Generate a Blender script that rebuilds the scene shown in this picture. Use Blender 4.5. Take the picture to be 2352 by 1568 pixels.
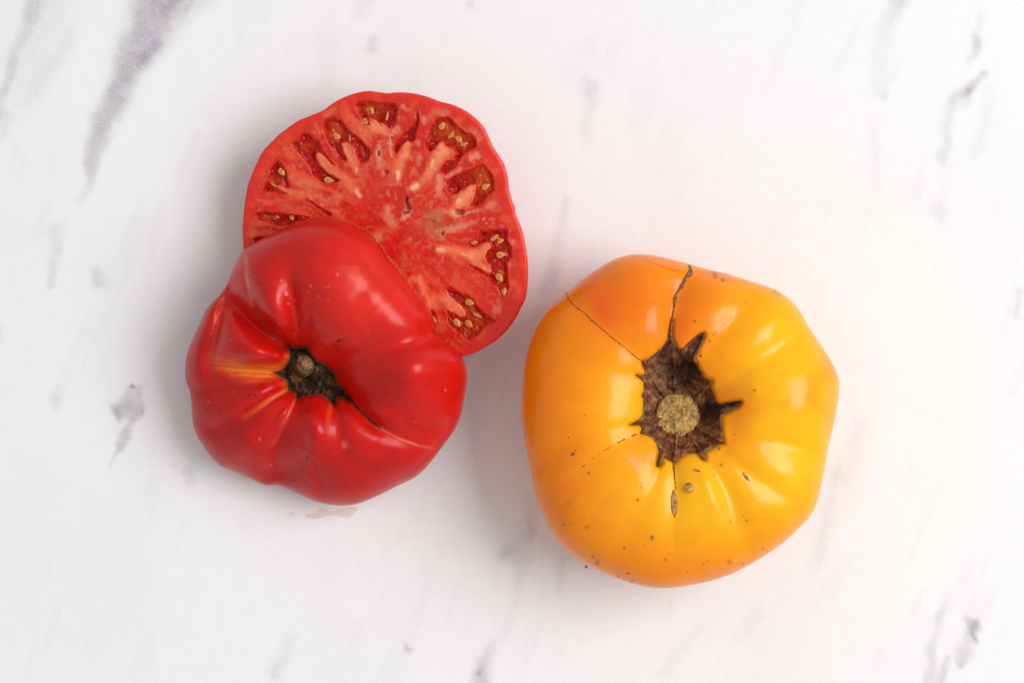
import bpy, math, random
import numpy as np
from mathutils import Vector
S = bpy.context.scene
for o in list(bpy.data.objects): bpy.data.objects.remove(o)

# ------------------------------------------------------------------ camera, world, lights
# Working unit "px": 2352 px span the 0.36 m wide piece of table in view (camera 0.8 m above it).
K = 0.36/2352; D = 0.80
cam = bpy.data.objects.new('camera', bpy.data.cameras.new('camera')); S.collection.objects.link(cam)
cam.location = (0, 0, D); cam.data.lens = 80; cam.data.sensor_width = 36
cam.data.clip_start = .01; cam.data.clip_end = 20; S.camera = cam
S.render.resolution_x, S.render.resolution_y = 1024, 682
W = bpy.data.worlds.new('World'); S.world = W; W.use_nodes = True
bg = W.node_tree.nodes['Background']
bg.inputs[0].default_value = (1, .985, .98, 1); bg.inputs[1].default_value = .53
def area(name, az, el, dist, sx, sy, power, col, target=(0, 0, .03)):
    l = bpy.data.lights.new(name, 'AREA'); l.shape = 'RECTANGLE'; l.size = sx; l.size_y = sy
    l.energy = power; l.color = col
    o = bpy.data.objects.new(name, l); S.collection.objects.link(o)
    a, e = math.radians(az), math.radians(el)
    d = Vector((math.cos(a)*math.cos(e), math.sin(a)*math.cos(e), math.sin(e)))
    o.location = Vector(target)+d*dist
    o.rotation_euler = d.to_track_quat('Z', 'Y').to_euler()
    return o
area('window_light', 9, 47, 2.6, 1.9, 1.5, 58, (.985, .995, 1))
S.view_settings.view_transform = 'Standard'; S.view_settings.look = 'None'
S.view_settings.exposure = 0; S.view_settings.gamma = 1
S.render.engine = 'CYCLES'

# ------------------------------------------------------------------ numpy helpers
def P(u, v, z):
    f = K*(D-z)/D
    return np.stack([(u-1176)*f, (784-v)*f, z+0*u], -1)
def sm(x, a, b):
    t = np.clip((x-a)/(b-a), 0, 1); return t*t*(3-2*t)
_lat = {}
def vnoise(x, y, seed=0):
    if seed not in _lat: _lat[seed] = np.random.RandomState(seed).rand(256, 256)
    L = _lat[seed]
    xi = np.floor(x).astype(int); yi = np.floor(y).astype(int)
    fx = x-xi; fy = y-yi; fx = fx*fx*(3-2*fx); fy = fy*fy*(3-2*fy)
    x0 = xi % 256; x1 = (xi+1) % 256; y0 = yi % 256; y1 = (yi+1) % 256
    return (L[x0, y0]*(1-fx)+L[x1, y0]*fx)*(1-fy)+(L[x0, y1]*(1-fx)+L[x1, y1]*fx)*fy
def fbm(x, y, sc, octv=4, seed=0):
    r = 0; a = .5; t = 0
    for i in range(octv):
        r = r+a*vnoise(x/sc+17.3*i, y/sc+9.1*i, seed+i); t += a; a *= .5; sc *= .5
    return r/t            # 0..1
def crop(x0, y0, s, pts):       # points read off an enlarged crop -> px
    return [((x0+p[0]/s)/1.632653, (y0+p[1]/s)/1.632653)+tuple(p[2:]) for p in pts]
def sd_poly(u, v, poly):        # > 0 inside
    d = np.full(np.shape(u), 1e9); ins = np.zeros(np.shape(u), bool); n = len(poly)
    for i in range(n):
        ax, ay = poly[i][:2]; bx, by = poly[(i+1) % n][:2]
        ex, ey = bx-ax, by-ay; L = ex*ex+ey*ey+1e-9
        t = np.clip(((u-ax)*ex+(v-ay)*ey)/L, 0, 1)
        d = np.minimum(d, (u-ax-t*ex)**2+(v-ay-t*ey)**2)
        if ay != by:
            c = ((ay > v) != (by > v)) & (u < (bx-ax)*(v-ay)/(by-ay)+ax)
            ins ^= c
    d = np.sqrt(d); return np.where(ins, d, -d)
def pline(u, v, pts):           # distance to polyline, interpolated extra values, arc parameter 0..1
    best = np.full(np.shape(u), 1e9); ext = [np.zeros(np.shape(u)) for _ in pts[0][2:]]; par = np.zeros(np.shape(u))
    seg = [math.hypot(pts[i+1][0]-pts[i][0], pts[i+1][1]-pts[i][1]) for i in range(len(pts)-1)]; tot = sum(seg); acc = 0
    for i in range(len(pts)-1):
        a, b = pts[i], pts[i+1]; ex, ey = b[0]-a[0], b[1]-a[1]; L = ex*ex+ey*ey+1e-9
        t = np.clip(((u-a[0])*ex+(v-a[1])*ey)/L, 0, 1)
        d = (u-a[0]-t*ex)**2+(v-a[1]-t*ey)**2; m = d < best
        best = np.where(m, d, best); par = np.where(m, (acc+t*seg[i])/tot, par)
        for k in range(len(ext)): ext[k] = np.where(m, a[2+k]+(b[2+k]-a[2+k])*t, ext[k])
        acc += seg[i]
    return np.sqrt(best), ext, par
def smooth_line(pts, n=4):      # Catmull-Rom through open polyline, all components
    p = np.array([pts[0]]+list(pts)+[pts[-1]], float); out = []
    for i in range(1, len(p)-2):
        for k in range(n):
            t = k/n
            out.append(tuple(.5*((2*p[i])+(-p[i-1]+p[i+1])*t+(2*p[i-1]-5*p[i]+4*p[i+1]-p[i+2])*t*t+(-p[i-1]+3*p[i]-3*p[i+1]+p[i+2])*t**3)))
    out.append(tuple(p[-2])); return out
def smooth_loop(pts, n=10):
    p = np.array([q[:2] for q in pts], float); m = len(p); out = []
    for i in range(m):
        a, b, c, d = p[i-1], p[i], p[(i+1) % m], p[(i+2) % m]
        for k in range(n):
            t = k/n; out.append(.5*((2*b)+(-a+c)*t+(2*a-5*b+4*c-d)*t*t+(-a+3*b-3*c+d)*t**3))
    return np.array(out)
def mixc(c, d, w):
    return c*(1-w[..., None])+np.array(d)*w[..., None]
def make(name, V, F, mat, parent=None, col=None, origin=(0, 0, 0), smooth=True, extra=None):
    V = np.asarray(V, np.float64).reshape(-1, 3)-np.array(origin)
    F = np.asarray(F, np.int32); k = F.shape[1]
    me = bpy.data.meshes.new(name)
    me.vertices.add(len(V)); me.vertices.foreach_set('co', V.astype(np.float32).ravel())
    me.loops.add(F.size); me.loops.foreach_set('vertex_index', F.ravel())
    me.polygons.add(len(F)); me.polygons.foreach_set('loop_start', np.arange(0, F.size, k, dtype=np.int32))
    me.update(calc_edges=True)
    me.validate()
    me.polygons.foreach_set('use_smooth', [smooth]*len(me.polygons))
    if col is not None:
        a = me.color_attributes.new('tint', 'FLOAT_COLOR', 'POINT')
        c = np.ones((len(V), 4), np.float32); c[:, :3] = np.clip(np.asarray(col).reshape(-1, 3), 0, 1)
        a.data.foreach_set('color', c.ravel())
    if extra is not None:
        a = me.attributes.new('wet', 'FLOAT', 'POINT'); a.data.foreach_set('value', np.asarray(extra, np.float32).ravel())
    me.materials.append(mat)
    o = bpy.data.objects.new(name, me); S.collection.objects.link(o)
    if parent: o.parent = parent
    return o
def grid_faces(nr, nt, wrap=True):
    i = np.arange(nr-1)[:, None]; j = np.arange(nt if wrap else nt-1)[None, :]; j2 = (j+1) % nt
    return np.stack([i*nt+j, (i+1)*nt+j, (i+1)*nt+j2, i*nt+j2], -1).reshape(-1, 4)
def thing(name, label, cat, loc):
    o = bpy.data.objects.new(name, None); S.collection.objects.link(o); o.location = loc
    o.empty_display_size = .02; o['label'] = label; o['category'] = cat; return o

# ------------------------------------------------------------------ materials
def mat(name):
    m = bpy.data.materials.new(name); m.use_nodes = True
    nt = m.node_tree; b = nt.nodes['Principled BSDF']; return m, nt, b
def nd(nt, typ, **kw):
    n = nt.nodes.new(typ)
    for k, v in kw.items():
        if k in ('op',): n.operation = v
        elif k == 'data': n.data_type = v
        elif k == 'blend': n.blend_type = v
        else: n.inputs[k].default_value = v
    return n
def bump(nt, b, layers, co):
    prev = None
    for sc, dist, det in layers:
        n = nd(nt, 'ShaderNodeTexNoise', Scale=sc, Detail=det); nt.links.new(co, n.inputs['Vector'])
        bp = nd(nt, 'ShaderNodeBump', Strength=1.0, Distance=dist); nt.links.new(n.outputs[0], bp.inputs['Height'])
        if prev: nt.links.new(prev.outputs[0], bp.inputs['Normal'])
        prev = bp
    nt.links.new(prev.outputs[0], b.inputs['Normal'])
    return prev
def tinted(name, rough, sss=0, radius=(1, .3, .15), sscale=.003, coat=0, coat_r=.1, layers=(), spec=.5, var=.15, vscale=300, ior=1.45):
    m, nt, b = mat(name)
    at = nt.nodes.new('ShaderNodeAttribute'); at.attribute_name = 'tint'
    tc = nt.nodes.new('ShaderNodeTexCoord'); co = tc.outputs['Object']
    n = nd(nt, 'ShaderNodeTexNoise', Scale=vscale, Detail=4); nt.links.new(co, n.inputs['Vector'])
    mr = nd(nt, 'ShaderNodeMapRange'); mr.inputs[1].default_value = .3; mr.inputs[2].default_value = .7
    mr.inputs[3].default_value = 1-var; mr.inputs[4].default_value = 1+var
    nt.links.new(n.outputs[0], mr.inputs[0])
    mx = nt.nodes.new('ShaderNodeVectorMath'); mx.operation = 'SCALE'
    nt.links.new(at.outputs['Color'], mx.inputs[0]); nt.links.new(mr.outputs[0], mx.inputs['Scale'])
    nt.links.new(mx.outputs[0], b.inputs['Base Color'])
    b.inputs['Roughness'].default_value = rough; b.inputs['IOR'].default_value = ior
    b.inputs['Specular IOR Level'].default_value = spec
    b.inputs['Subsurface Weight'].default_value = sss; b.inputs['Subsurface Radius'].default_value = radius
    b.inputs['Subsurface Scale'].default_value = sscale
    b.inputs['Coat Weight'].default_value = coat; b.inputs['Coat Roughness'].default_value = coat_r
    if layers: bump(nt, b, layers, co)
    m['co'] = 1
    return m, nt, b, mx, co
M_yel = tinted('yellow_skin', .22, .06, (1, .35, .05), .003, 0, .16, spec=.34, layers=[(700, .000012, 3), (60, .0005, 2)], var=.04, vscale=120)[0]
M_red, ntr, br, mxr, cor = tinted('red_skin', .28, .04, (1, .12, .06), .002, 0, .2, spec=.36, layers=[(900, .00002, 3), (70, .0005, 2)], var=.08, vscale=150)
# tiny pale lenticel freckles of the red skin
vo = nd(ntr, 'ShaderNodeTexVoronoi', Scale=1100); ntr.links.new(cor, vo.inputs['Vector'])
lt = nd(ntr, 'ShaderNodeMath', op='LESS_THAN'); lt.inputs[1].default_value = .17; ntr.links.new(vo.outputs['Distance'], lt.inputs[0])
ml = nd(ntr, 'ShaderNodeMath', op='MULTIPLY'); ml.inputs[1].default_value = .15; ntr.links.new(lt.outputs[0], ml.inputs[0])
mi = ntr.nodes.new('ShaderNodeMix'); mi.data_type = 'RGBA'
ntr.links.new(ml.outputs[0], mi.inputs['Factor']); ntr.links.new(mxr.outputs[0], mi.inputs[6]); mi.inputs[7].default_value = (.9, .16, .08, 1)
ntr.links.new(mi.outputs[2], br.inputs['Base Color'])
M_flesh = tinted('cut_flesh', .38, .30, (1, .2, .1), .003, .25, .14, spec=.4, layers=[(420, .00016, 3), (1500, .00012, 3)], var=.08, vscale=420)[0]
M_bark = tinted('dry_calyx', .8, 0, layers=[(900, .0007, 6), (3500, .0002, 3)], spec=.25, var=.45, vscale=1100)[0]
M_cork = tinted('corky_scar', .7, 0, layers=[(1600, .0003, 5)], spec=.3, var=.3, vscale=1500)[0]
M_seed = tinted('seed_coat', .30, .3, (1, .6, .3), .001, .5, .1, [(2500, .0002, 3)], var=.2, vscale=1800)[0]

def gel_material(name, tr, base, fac, rough=.08, layers=((220, .0007, 1),)):
    m, nt, b = mat(name)
    tc = nt.nodes.new('ShaderNodeTexCoord'); co = tc.outputs['Object']
    b.inputs['Base Color'].default_value = base+(1,); b.inputs['Roughness'].default_value = rough
    b.inputs['Specular IOR Level'].default_value = 0
    if name == 'seed_gel':
        at = nt.nodes.new('ShaderNodeAttribute'); at.attribute_name = 'tint'; nt.links.new(at.outputs['Color'], b.inputs['Base Color'])
    bp = bump(nt, b, layers, co)
    t = nd(nt, 'ShaderNodeBsdfTransparent', Color=tr+(1,)); mx = nd(nt, 'ShaderNodeMixShader', Fac=fac)
    gl = nd(nt, 'ShaderNodeBsdfGlossy', Roughness=rough); nt.links.new(bp.outputs[0], gl.inputs['Normal'])
    fr = nd(nt, 'ShaderNodeFresnel', IOR=1.36); nt.links.new(bp.outputs[0], fr.inputs['Normal'])
    ge = nt.nodes.new('ShaderNodeNewGeometry'); iv = nd(nt, 'ShaderNodeMath', op='SUBTRACT'); iv.inputs[0].default_value = 1
    nt.links.new(ge.outputs['Backfacing'], iv.inputs[1])
    fm = nd(nt, 'ShaderNodeMath', op='MULTIPLY'); nt.links.new(fr.outputs[0], fm.inputs[0]); nt.links.new(iv.outputs[0], fm.inputs[1])
    m2 = nd(nt, 'ShaderNodeMixShader')
    nt.links.new(t.outputs[0], mx.inputs[1]); nt.links.new(b.outputs[0], mx.inputs[2])
    nt.links.new(fm.outputs[0], m2.inputs[0]); nt.links.new(mx.outputs[0], m2.inputs[1]); nt.links.new(gl.outputs[0], m2.inputs[2])
    nt.links.new(m2.outputs[0], nt.nodes['Material Output'].inputs['Surface'])
    return m
M_gel = gel_material('seed_gel', (1, .50, .30), (.3, .02, .01), .72, .04)
M_juice = gel_material('juice', (.99, .91, .89), (.95, .60, .50), .05, .05, ((120, .0004, 2),))

# ------------------------------------------------------------------ marble table top
def table():
    V0 = [(-.9, .35)]
    us = np.concatenate([np.linspace(-1500, -80, 24)[:-1], np.linspace(-80, 2432, 720), np.linspace(2432, 3900, 24)[1:]])
    vs = np.concatenate([np.linspace(-1500, -60, 24)[:-1], np.linspace(-60, 1628, 484), np.linspace(1628, 3100, 24)[1:]])
    v, u = np.meshgrid(vs, us, indexing='ij')
    wu = u+26*(fbm(u, v, 60, 4, 40)-.5)+9*(fbm(u, v, 14, 3, 44)-.5); wv = v+34*(fbm(u, v, 60, 4, 50)-.5)
    c = lambda x0, y0, s, p: crop(x0, y0, s, p)
    # polylines: x, y, half width, strength
    L = [
     c(0, 0, 1.7427, [(1080, -60, 190, .6), (1000, 130, 140, .58), (920, 280, 118, .62), (860, 420, 100, .58), (790, 560, 90, .55), (740, 680, 85, .5), (660, 800, 62, .45), (630, 960, 60, .47), (600, 1090, 50, .40), (580, 1190, 34, .26), (520, 1330, 30, .09)]),
     c(0, 0, 1.7427, [(1170, -40, 50, .45), (1100, 60, 28, .42), (1080, 130, 22, .25)]),
     c(0, 0, 1.7427, [(1040, 290, 25, .2), (950, 370, 30, .35), (930, 440, 20, .15)]),
     c(0, 0, 1.7427, [(820, 640, 35, .16), (760, 700, 40, .1)]),
     c(0, 0, 1.7427, [(250, -40, 60, .36), (190, 150, 45, .28), (120, 310, 40, .26), (70, 470, 32, .30), (0, 640, 30, .28), (-40, 760, 40, .3)]),
     c(0, 0, 1.7427, [(330, 40, 110, .13), (240, 240, 90, .14), (160, 560, 120, .08)]),
     c(0, 0, 1.7427, [(450, 220, 50, .10), (370, 400, 50, .14), (260, 560, 60, .07)]),
     c(0, 0, 1.7427, [(20, 760, 50, .16), (0, 880, 45, .16)]),
     c(0, 0, 1.7427, [(300, 1330, 30, .06), (240, 1520, 40, .08), (390, 1500, 50, .05)]),
     c(0, 850, 1.5677, [(350, 0, 40, .08), (335, 150, 35, .2), (310, 260, 24, .2), (300, 350, 20, .24), (290, 380, 14, .1)]),
     c(0, 850, 1.5677, [(575, 260, 30, .25), (575, 300, 35, .3), (640, 325, 35, .13)]),
     c(0, 850, 1.5677, [(330, 930, 30, .08), (325, 1010, 30, .22), (315, 1060, 25, .12)]),
     c(0, 850, 1.5677, [(785, 920, 12, .3), (760, 980, 30, .4), (745, 1060, 65, .48), (720, 1100, 60, .45), (700, 1140, 20, .3)]),
     c(0, 850, 1.5677, [(785, 928, 11, .75), (784, 930, 11, .75)]),
     c(0, 850, 1.5677, [(670, 1070, 22, .42), (690, 1120, 25, .38)]),
     c(0, 850, 1.5677, [(815, 940, 18, .3), (820, 1010, 16, .25), (830, 1080, 24, .42), (790, 1130, 22, .25)]),
     c(0, 850, 1.5677, [(775, 1140, 16, .2), (755, 1200, 26, .42), (725, 1270, 25, .45), (710, 1320, 16, .38), (680, 1360, 11, .25), (645, 1415, 8, .18)]),
     c(0, 850, 1.5677, [(1030, 1420, 20, .18), (1031, 1424, 20, .18)]),
     c(0, 850, 1.5677, [(1140, 1420, 35, .18), (1120, 1470, 35, .25), (1110, 1520, 22, .15)]),
     c(0, 850, 1.5677, [(0, 600, 25, .2), (5, 680, 22, .15)]),
     c(2880, 0, 1.7427, [(870, -30, 34, .42), (840, 80, 36, .2), (770, 180, 50, .14), (745, 350, 50, .09), (745, 500, 50, .08), (750, 620, 36, .13), (770, 650, 20, .2)]),
     c(2880, 0, 1.7427, [(700, 850, 30, .07), (700, 1200, 25, .05)]),
     c(2880, 0, 1.7427, [(1400, 100, 20, .1), (1360, 200, 22, .12), (1360, 275, 22, .45), (1340, 340, 25, .3), (1300, 400, 26, .12)]),
     c(2880, 0, 1.7427, [(1410, 495, 18, .38), (1385, 530, 18, .32), (1310, 590, 30, .48), (1240, 640, 30, .36), (1200, 720, 30, .22), (1180, 860, 28, .2), (1175, 960, 26, .2), (1130, 1030, 32, .25), (1135, 1060, 20, .2)]),
     c(2880, 0, 1.7427, [(1320, 600, 22, .2), (1310, 700, 22, .2)]),
     c(2880, 0, 1.7427, [(1450, 600, 30, .08), (1430, 750, 30, .07), (1360, 1000, 30, .09)]),
     c(2880, 0, 1.7427, [(1110, 1370, 40, .13), (1120, 1410, 28, .15)]),
     c(1500, 1900, 2.376, [(1160, -60, 60, .1), (1170, 230, 30, .3), (1100, 280, 70, .15), (1000, 400, 90, .22), (1080, 480, 60, .2), (1060, 600, 40, .12), (1050, 800, 35, .1), (980, 970, 40, .08), (900, 1150, 40, .08), (820, 1230, 40, .13), (740, 1340, 50, .3), (720, 1460, 55, .42), (720, 1600, 60, .5), (690, 1800, 60, .4)]),
     c(1500, 1900, 2.376, [(705, 1460, 14, .6), (700, 1480, 16, .55)]),
     c(1500, 1900, 2.376, [(960, 380, 40, .2), (930, 420, 26, .2)]),
     c(1500, 1900, 2.376, [(1460, 500, 40, .17), (1420, 780, 35, .09)]),
     c(1500, 1900, 2.376, [(30, 1230, 14, .12), (90, 1275, 12, .2)]),
     c(3040, 1800, 2.0637, [(200, -40, 30, .12), (130, 230, 40, .12), (90, 450, 35, .11), (70, 620, 30, .07)]),
     c(3040, 1800, 2.0637, [(1060, 860, 20, .08), (1030, 950, 22, .14), (1005, 1070, 26, .25), (1005, 1170, 22, .17), (930, 1310, 34, .28), (940, 1440, 30, .25), (900, 1600, 34, .3)]),
     c(3040, 1800, 2.0637, [(1060, 1340, 14, .25), (1030, 1450, 20, .3), (1005, 1530, 28, .36), (980, 1620, 24, .2)]),
     c(3040, 1800, 2.0637, [(1225, 1100, 24, .35), (1255, 1140, 40, .72), (1250, 1175, 28, .75), (1262, 1220, 20, .68)]),
     c(3040, 1800, 2.0637, [(1290, 1100, 26, .4), (1305, 1115, 18, .3)]),
     c(3040, 1800, 2.0637, [(1200, 1220, 30, .25), (1170, 1320, 50, .33), (1145, 1400, 34, .42), (1145, 1450, 16, .2)]),
     [(1360, 205, 12, .28), (1355, 240, 12, .14), (1350, 290, 10, .14), (1345, 340, 8, .05)],
     [(1345, 120, 24, .05), (1320, 180, 30, .06)],
     [(1298, 460, 9, .2), (1290, 520, 10, .16), (1270, 585, 10, .1), (1268, 640, 14, .27), (1258, 668, 12, .24)],
     [(855, 100, 9, .2), (850, 118, 10, .25)], [(1078, 14, 7, .2), (1078, 18, 7, .2)],
     [(660, 1475, 12, .15), (655, 1500, 12, .12), (628, 1550, 12, .25)],
     [(1460, 280, 22, .05), (1490, 240, 20, .05)],
     [(1165, 860, 6, .08), (1150, 930, 5, .06)], [(1975, 980, 14, .1), (1935, 1090, 18, .1)],
     [(1905, 1190, 16, .09), (1870, 1290, 14, .07)], [(1535, 1380, 8, .1), (1530, 1420, 8, .05)],
     [(1740, 1410, 14, .1), (1700, 1450, 14, .07)], [(1600, 1450, 12, .08), (1520, 1550, 10, .1)],
     [(935, 1487, 6, .18), (937, 1490, 6, .18)],
     [(760, 100, 20, .06), (755, 200, 14, .06)], [(2345, 670, 8, .22), (2338, 720, 6, .15)],
    ]
    rr = random.Random(5)
    for _ in range(46):                                        # the print goes on beyond the frame
        x, y = rr.uniform(-1500, 3800), rr.uniform(-1500, 3000)
        if -150 < x < 2500 and -130 < y < 1700: continue
        w = rr.uniform(15, 70); st = rr.uniform(.15, .5)
        L.append([(x, y, w*.5, st*.5), (x-60, y+180, w, st), (x-160, y+420, w*.3, st*.3)])
    m = np.zeros_like(u); pk = np.zeros_like(u)
    for li, p in enumerate(L):
        p = [(q[0], q[1], q[2]/(2.845 if li < 20 else 1) if False else q[2], q[3]) for q in p]
        xs = [q[0] for q in p]; ys = [q[1] for q in p]
        B = (wu > min(xs)-200) & (wu < max(xs)+200) & (wv > min(ys)-200) & (wv < max(ys)+200)
        if not B.any(): continue
        d, (w, s), _ = pline(wu[B], wv[B], p)
        sc = SC[li] if li < len(SC) else 1.0
        w = w/sc*(1.22 if li < 20 else 1.5); s = s*(1 if li < 20 else .95)
        val = s*.92*np.exp(-(d/w)**(2.5 if li else 3.4))
        m[B] = 1-(1-m[B])*(1-val)
    m = m*(.5+.62*fbm(u, v, 36, 4, 60)+.34*fbm(u, v, 11, 3, 62))
    cloud = fbm(u, v*.6, 260, 4, 70)
    pinkish = sm(fbm(u, v, 180, 3, 80), .45, .7)
    col = np.ones(u.shape+(3,))*np.array([.855, .85, .85])
    col = mixc(col, [.79, .765, .775], sm(cloud, .5, .8)*.28)
    col = mixc(col, [.82, .775, .765], pinkish*.05)
    al = -.35*u+.937*v; cr = .937*u+.35*v                       # faint print streaks along the vein direction
    stk = sm(fbm(cr*1.0+12*np.sin(al/90), al*.16, 30, 4, 75), .56, .78)*sm(fbm(u, v, 300, 3, 76), .42, .62)
    col = mixc(col, [.48, .42, .46], stk*.07)
    col = mixc(col, [.62, .585, .59], sm(fbm(u, v, 22, 4, 77), .5, .75)*.05)
    col = mixc(col, [.25, .205, .265], np.clip(m, 0, 1))
    # specks
    for (x, y, r, k) in [((1500+1660/2.376)/1.63265, (1900+533/2.376)/1.63265, 2.2, .9), (220, 673/1, 2, .0), (662, 1323/1, 1.5, .3)]:
        col = mixc(col, [.05, .05, .05], k*np.exp(-(((u-x)**2+(v-y)**2)/r**2)))
    m_, nt, b = mat('printed_marble')
    at = nt.nodes.new('ShaderNodeAttribute'); at.attribute_name = 'tint'
    tc = nt.nodes.new('ShaderNodeTexCoord')
    n = nd(nt, 'ShaderNodeTexNoise', Scale=1900, Detail=3); nt.links.new(tc.outputs['Object'], n.inputs['Vector'])
    # print grain: stronger where the print is dark
    sp = nt.nodes.new('ShaderNodeSeparateColor'); nt.links.new(at.outputs['Color'], sp.inputs[0])
    a1 = nd(nt, 'ShaderNodeMapRange'); nt.links.new(sp.outputs[1], a1.inputs[0])
    for k, x in zip((1, 2, 3, 4), (.83, .50, .22, .95)): a1.inputs[k].default_value = x
    s1 = nd(nt, 'ShaderNodeMath', op='SUBTRACT'); s1.inputs[1].default_value = .5; nt.links.new(n.outputs[0], s1.inputs[0])
    m1 = nd(nt, 'ShaderNodeMath', op='MULTIPLY_ADD'); nt.links.new(s1.outputs[0], m1.inputs[0]); nt.links.new(a1.outputs[0], m1.inputs[1]); m1.inputs[2].default_value = 1
    vm = nt.nodes.new('ShaderNodeVectorMath'); vm.operation = 'SCALE'
    nt.links.new(at.outputs['Color'], vm.inputs[0]); nt.links.new(m1.outputs[0], vm.inputs['Scale'])
    nt.links.new(vm.outputs[0], b.inputs['Base Color'])
    b.inputs['Roughness'].default_value = .5; b.inputs['Specular IOR Level'].default_value = .3
    bump(nt, b, [(1500, .00002, 3)], tc.outputs['Object'])
    nv, nu = u.shape
    V = P(u, v, 0*u); F = grid_faces(nv, nu, False)
    o = make('tabletop', V, F, m_, None, col)
    # slab body below the printed sheet
    x0, y1 = V[0, 0, 0], V[0, 0, 1]; x1, y0 = V[-1, -1, 0], V[-1, -1, 1]
    t = .0203
    bx = np.array([(x, y, z) for z in (-.0003-t, -.0003) for y in (y0, y1) for x in (x0, x1)])
    bf = [(0, 1, 5, 4), (1, 3, 7, 5), (3, 2, 6, 7), (2, 0, 4, 6), (0, 2, 3, 1), (4, 5, 7, 6)]
    mb, _, bb = mat('board_core'); bb.inputs['Base Color'].default_value = (.6, .59, .58, 1); bb.inputs['Roughness'].default_value = .6
    make('board', bx, bf, mb, o, smooth=False)
    o['kind'] = 'structure'; o['label'] = 'white tabletop printed with soft grey marble veins'
# width scale of every traced vein (crop pixels -> px)
SC = [2.845]*9+[2.56]*11+[2.845]*7+[3.879]*5+[3.369]*6
table()

# ------------------------------------------------------------------ polar surfaces
class Polar:
    """Radial surface: rings of (rho, height) swept round a centre inside a traced outline."""
    def __init__(s, c, outline, nt):
        s.c = c; s.nt = nt
        q = smooth_loop(outline, 12); a = np.arctan2(q[:, 1]-c[1], q[:, 0]-c[0]); r = np.hypot(q[:, 0]-c[0], q[:, 1]-c[1])
        k = np.argsort(a); a = a[k]; r = r[k]
        s.A = np.concatenate([a-2*np.pi, a, a+2*np.pi]); s.Rr = np.concatenate([r, r, r])
        s.th = np.arange(nt)/nt*2*np.pi-np.pi; s.R = s.rad(s.th)
    def rad(s, th): return np.interp(th, s.A, s.Rr)
    def uv(s, rho):
        r = rho if np.ndim(rho) == 2 else np.asarray(rho)[:, None]*np.ones(s.nt)[None]
        return s.c[0]+r*s.R*np.cos(s.th), s.c[1]+r*s.R*np.sin(s.th)
    def store(s, rho, z): s.rho = rho; s.z = z
    def height(s, u, v):
        du, dv = u-s.c[0], v-s.c[1]; th = np.arctan2(dv, du); r = np.hypot(du, dv)/s.rad(th)
        i = np.interp(r, s.rho, np.arange(len(s.rho))); j = (th+np.pi)/(2*np.pi)*s.nt
        i0 = np.clip(np.floor(i).astype(int), 0, len(s.rho)-2); fi = i-i0
        j0 = np.floor(j).astype(int); fj = j-j0; j1 = (j0+1) % s.nt; j0 = j0 % s.nt
        Z = s.z; return (Z[i0, j0]*(1-fi)+Z[i0+1, j0]*fi)*(1-fj)+(Z[i0, j1]*(1-fi)+Z[i0+1, j1]*fi)*fj
CR = 1.0
def creases(u, v, L, rho, soft=.35):
    """L: polylines (x, y, depth mm, width px); depth<0 is a ridge."""
    d = np.zeros_like(u)
    for p in L:
        p = smooth_line(p, 3)
        xs = [q[0] for q in p]; ys = [q[1] for q in p]; mw = max(q[3] for q in p)*5
        B = (u > min(xs)-mw) & (u < max(xs)+mw) & (v > min(ys)-mw) & (v < max(ys)+mw)
        dd, (dep, w), _ = pline(u[B], v[B], p)
        e = soft*w
        d[B] += dep*CR*1e-3*np.exp(-(np.sqrt(dd*dd+e*e)-e)/(w*1.05))
    return d*(1-rho**11)
def blobs(u, v, L):      # (x, y, rx, ry, rot deg, mm)
    z = np.zeros_like(u)
    for x, y, rx, ry, a, h in L:
        a = math.radians(a); c, s_ = math.cos(a), math.sin(a)
        du, dv = u-x, v-y; p = (du*c+dv*s_)/rx; q = (-du*s_+dv*c)/ry
        z += h*1e-3*np.exp(-(p*p+q*q))
    return z
def gauss(u, v, x, y, rx, ry, a=0):
    a = math.radians(a); c, s_ = math.cos(a), math.sin(a); du, dv = u-x, v-y
    return np.exp(-(((du*c+dv*s_)/rx)**2+((-du*s_+dv*c)/ry)**2))

def patch(name, box, step, sdf, zf, colf, material, parent, origin, margin=2.0, wet=None, label=None):
    """Sheet over one (u, v) box that dives under its surroundings at the edge of the shape sdf > 0."""
    us = np.arange(box[0], box[2]+step, step); vs = np.arange(box[1], box[3]+step, step)
    v, u = np.meshgrid(vs, us, indexing='ij'); sd = sdf(u, v); z = zf(u, v, sd); col = colf(u, v, sd)
    keep = sd > -margin
    F = grid_faces(len(vs), len(us), False)
    kf = keep.ravel()[F].all(1); F = F[kf]
    if not len(F): return None
    used = np.unique(F); mp = np.full(u.size, -1); mp[used] = np.arange(len(used)); F = mp[F]
    V = P(u, v, z).reshape(-1, 3)[used]
    F = F[:, ::-1] if False else F
    o = make(name, V, F, material, parent, col.reshape(-1, 3)[used], origin)
    if label: o['label'] = label
    return o
def ribbon_sdf(pts, rag=.35, seed=3, sc=7):
    p = smooth_line(pts, 4)
    def f(u, v):
        d, (w,), _ = pline(u, v, p); return w*(1+rag*2*(fbm(u, v, sc, 3, seed)-.5))-d
    return f
def box_of(pts, m=6):
    xs = [q[0] for q in pts]; ys = [q[1] for q in pts]; return (min(xs)-m, min(ys)-m, max(xs)+m, max(ys)+m)

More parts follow.
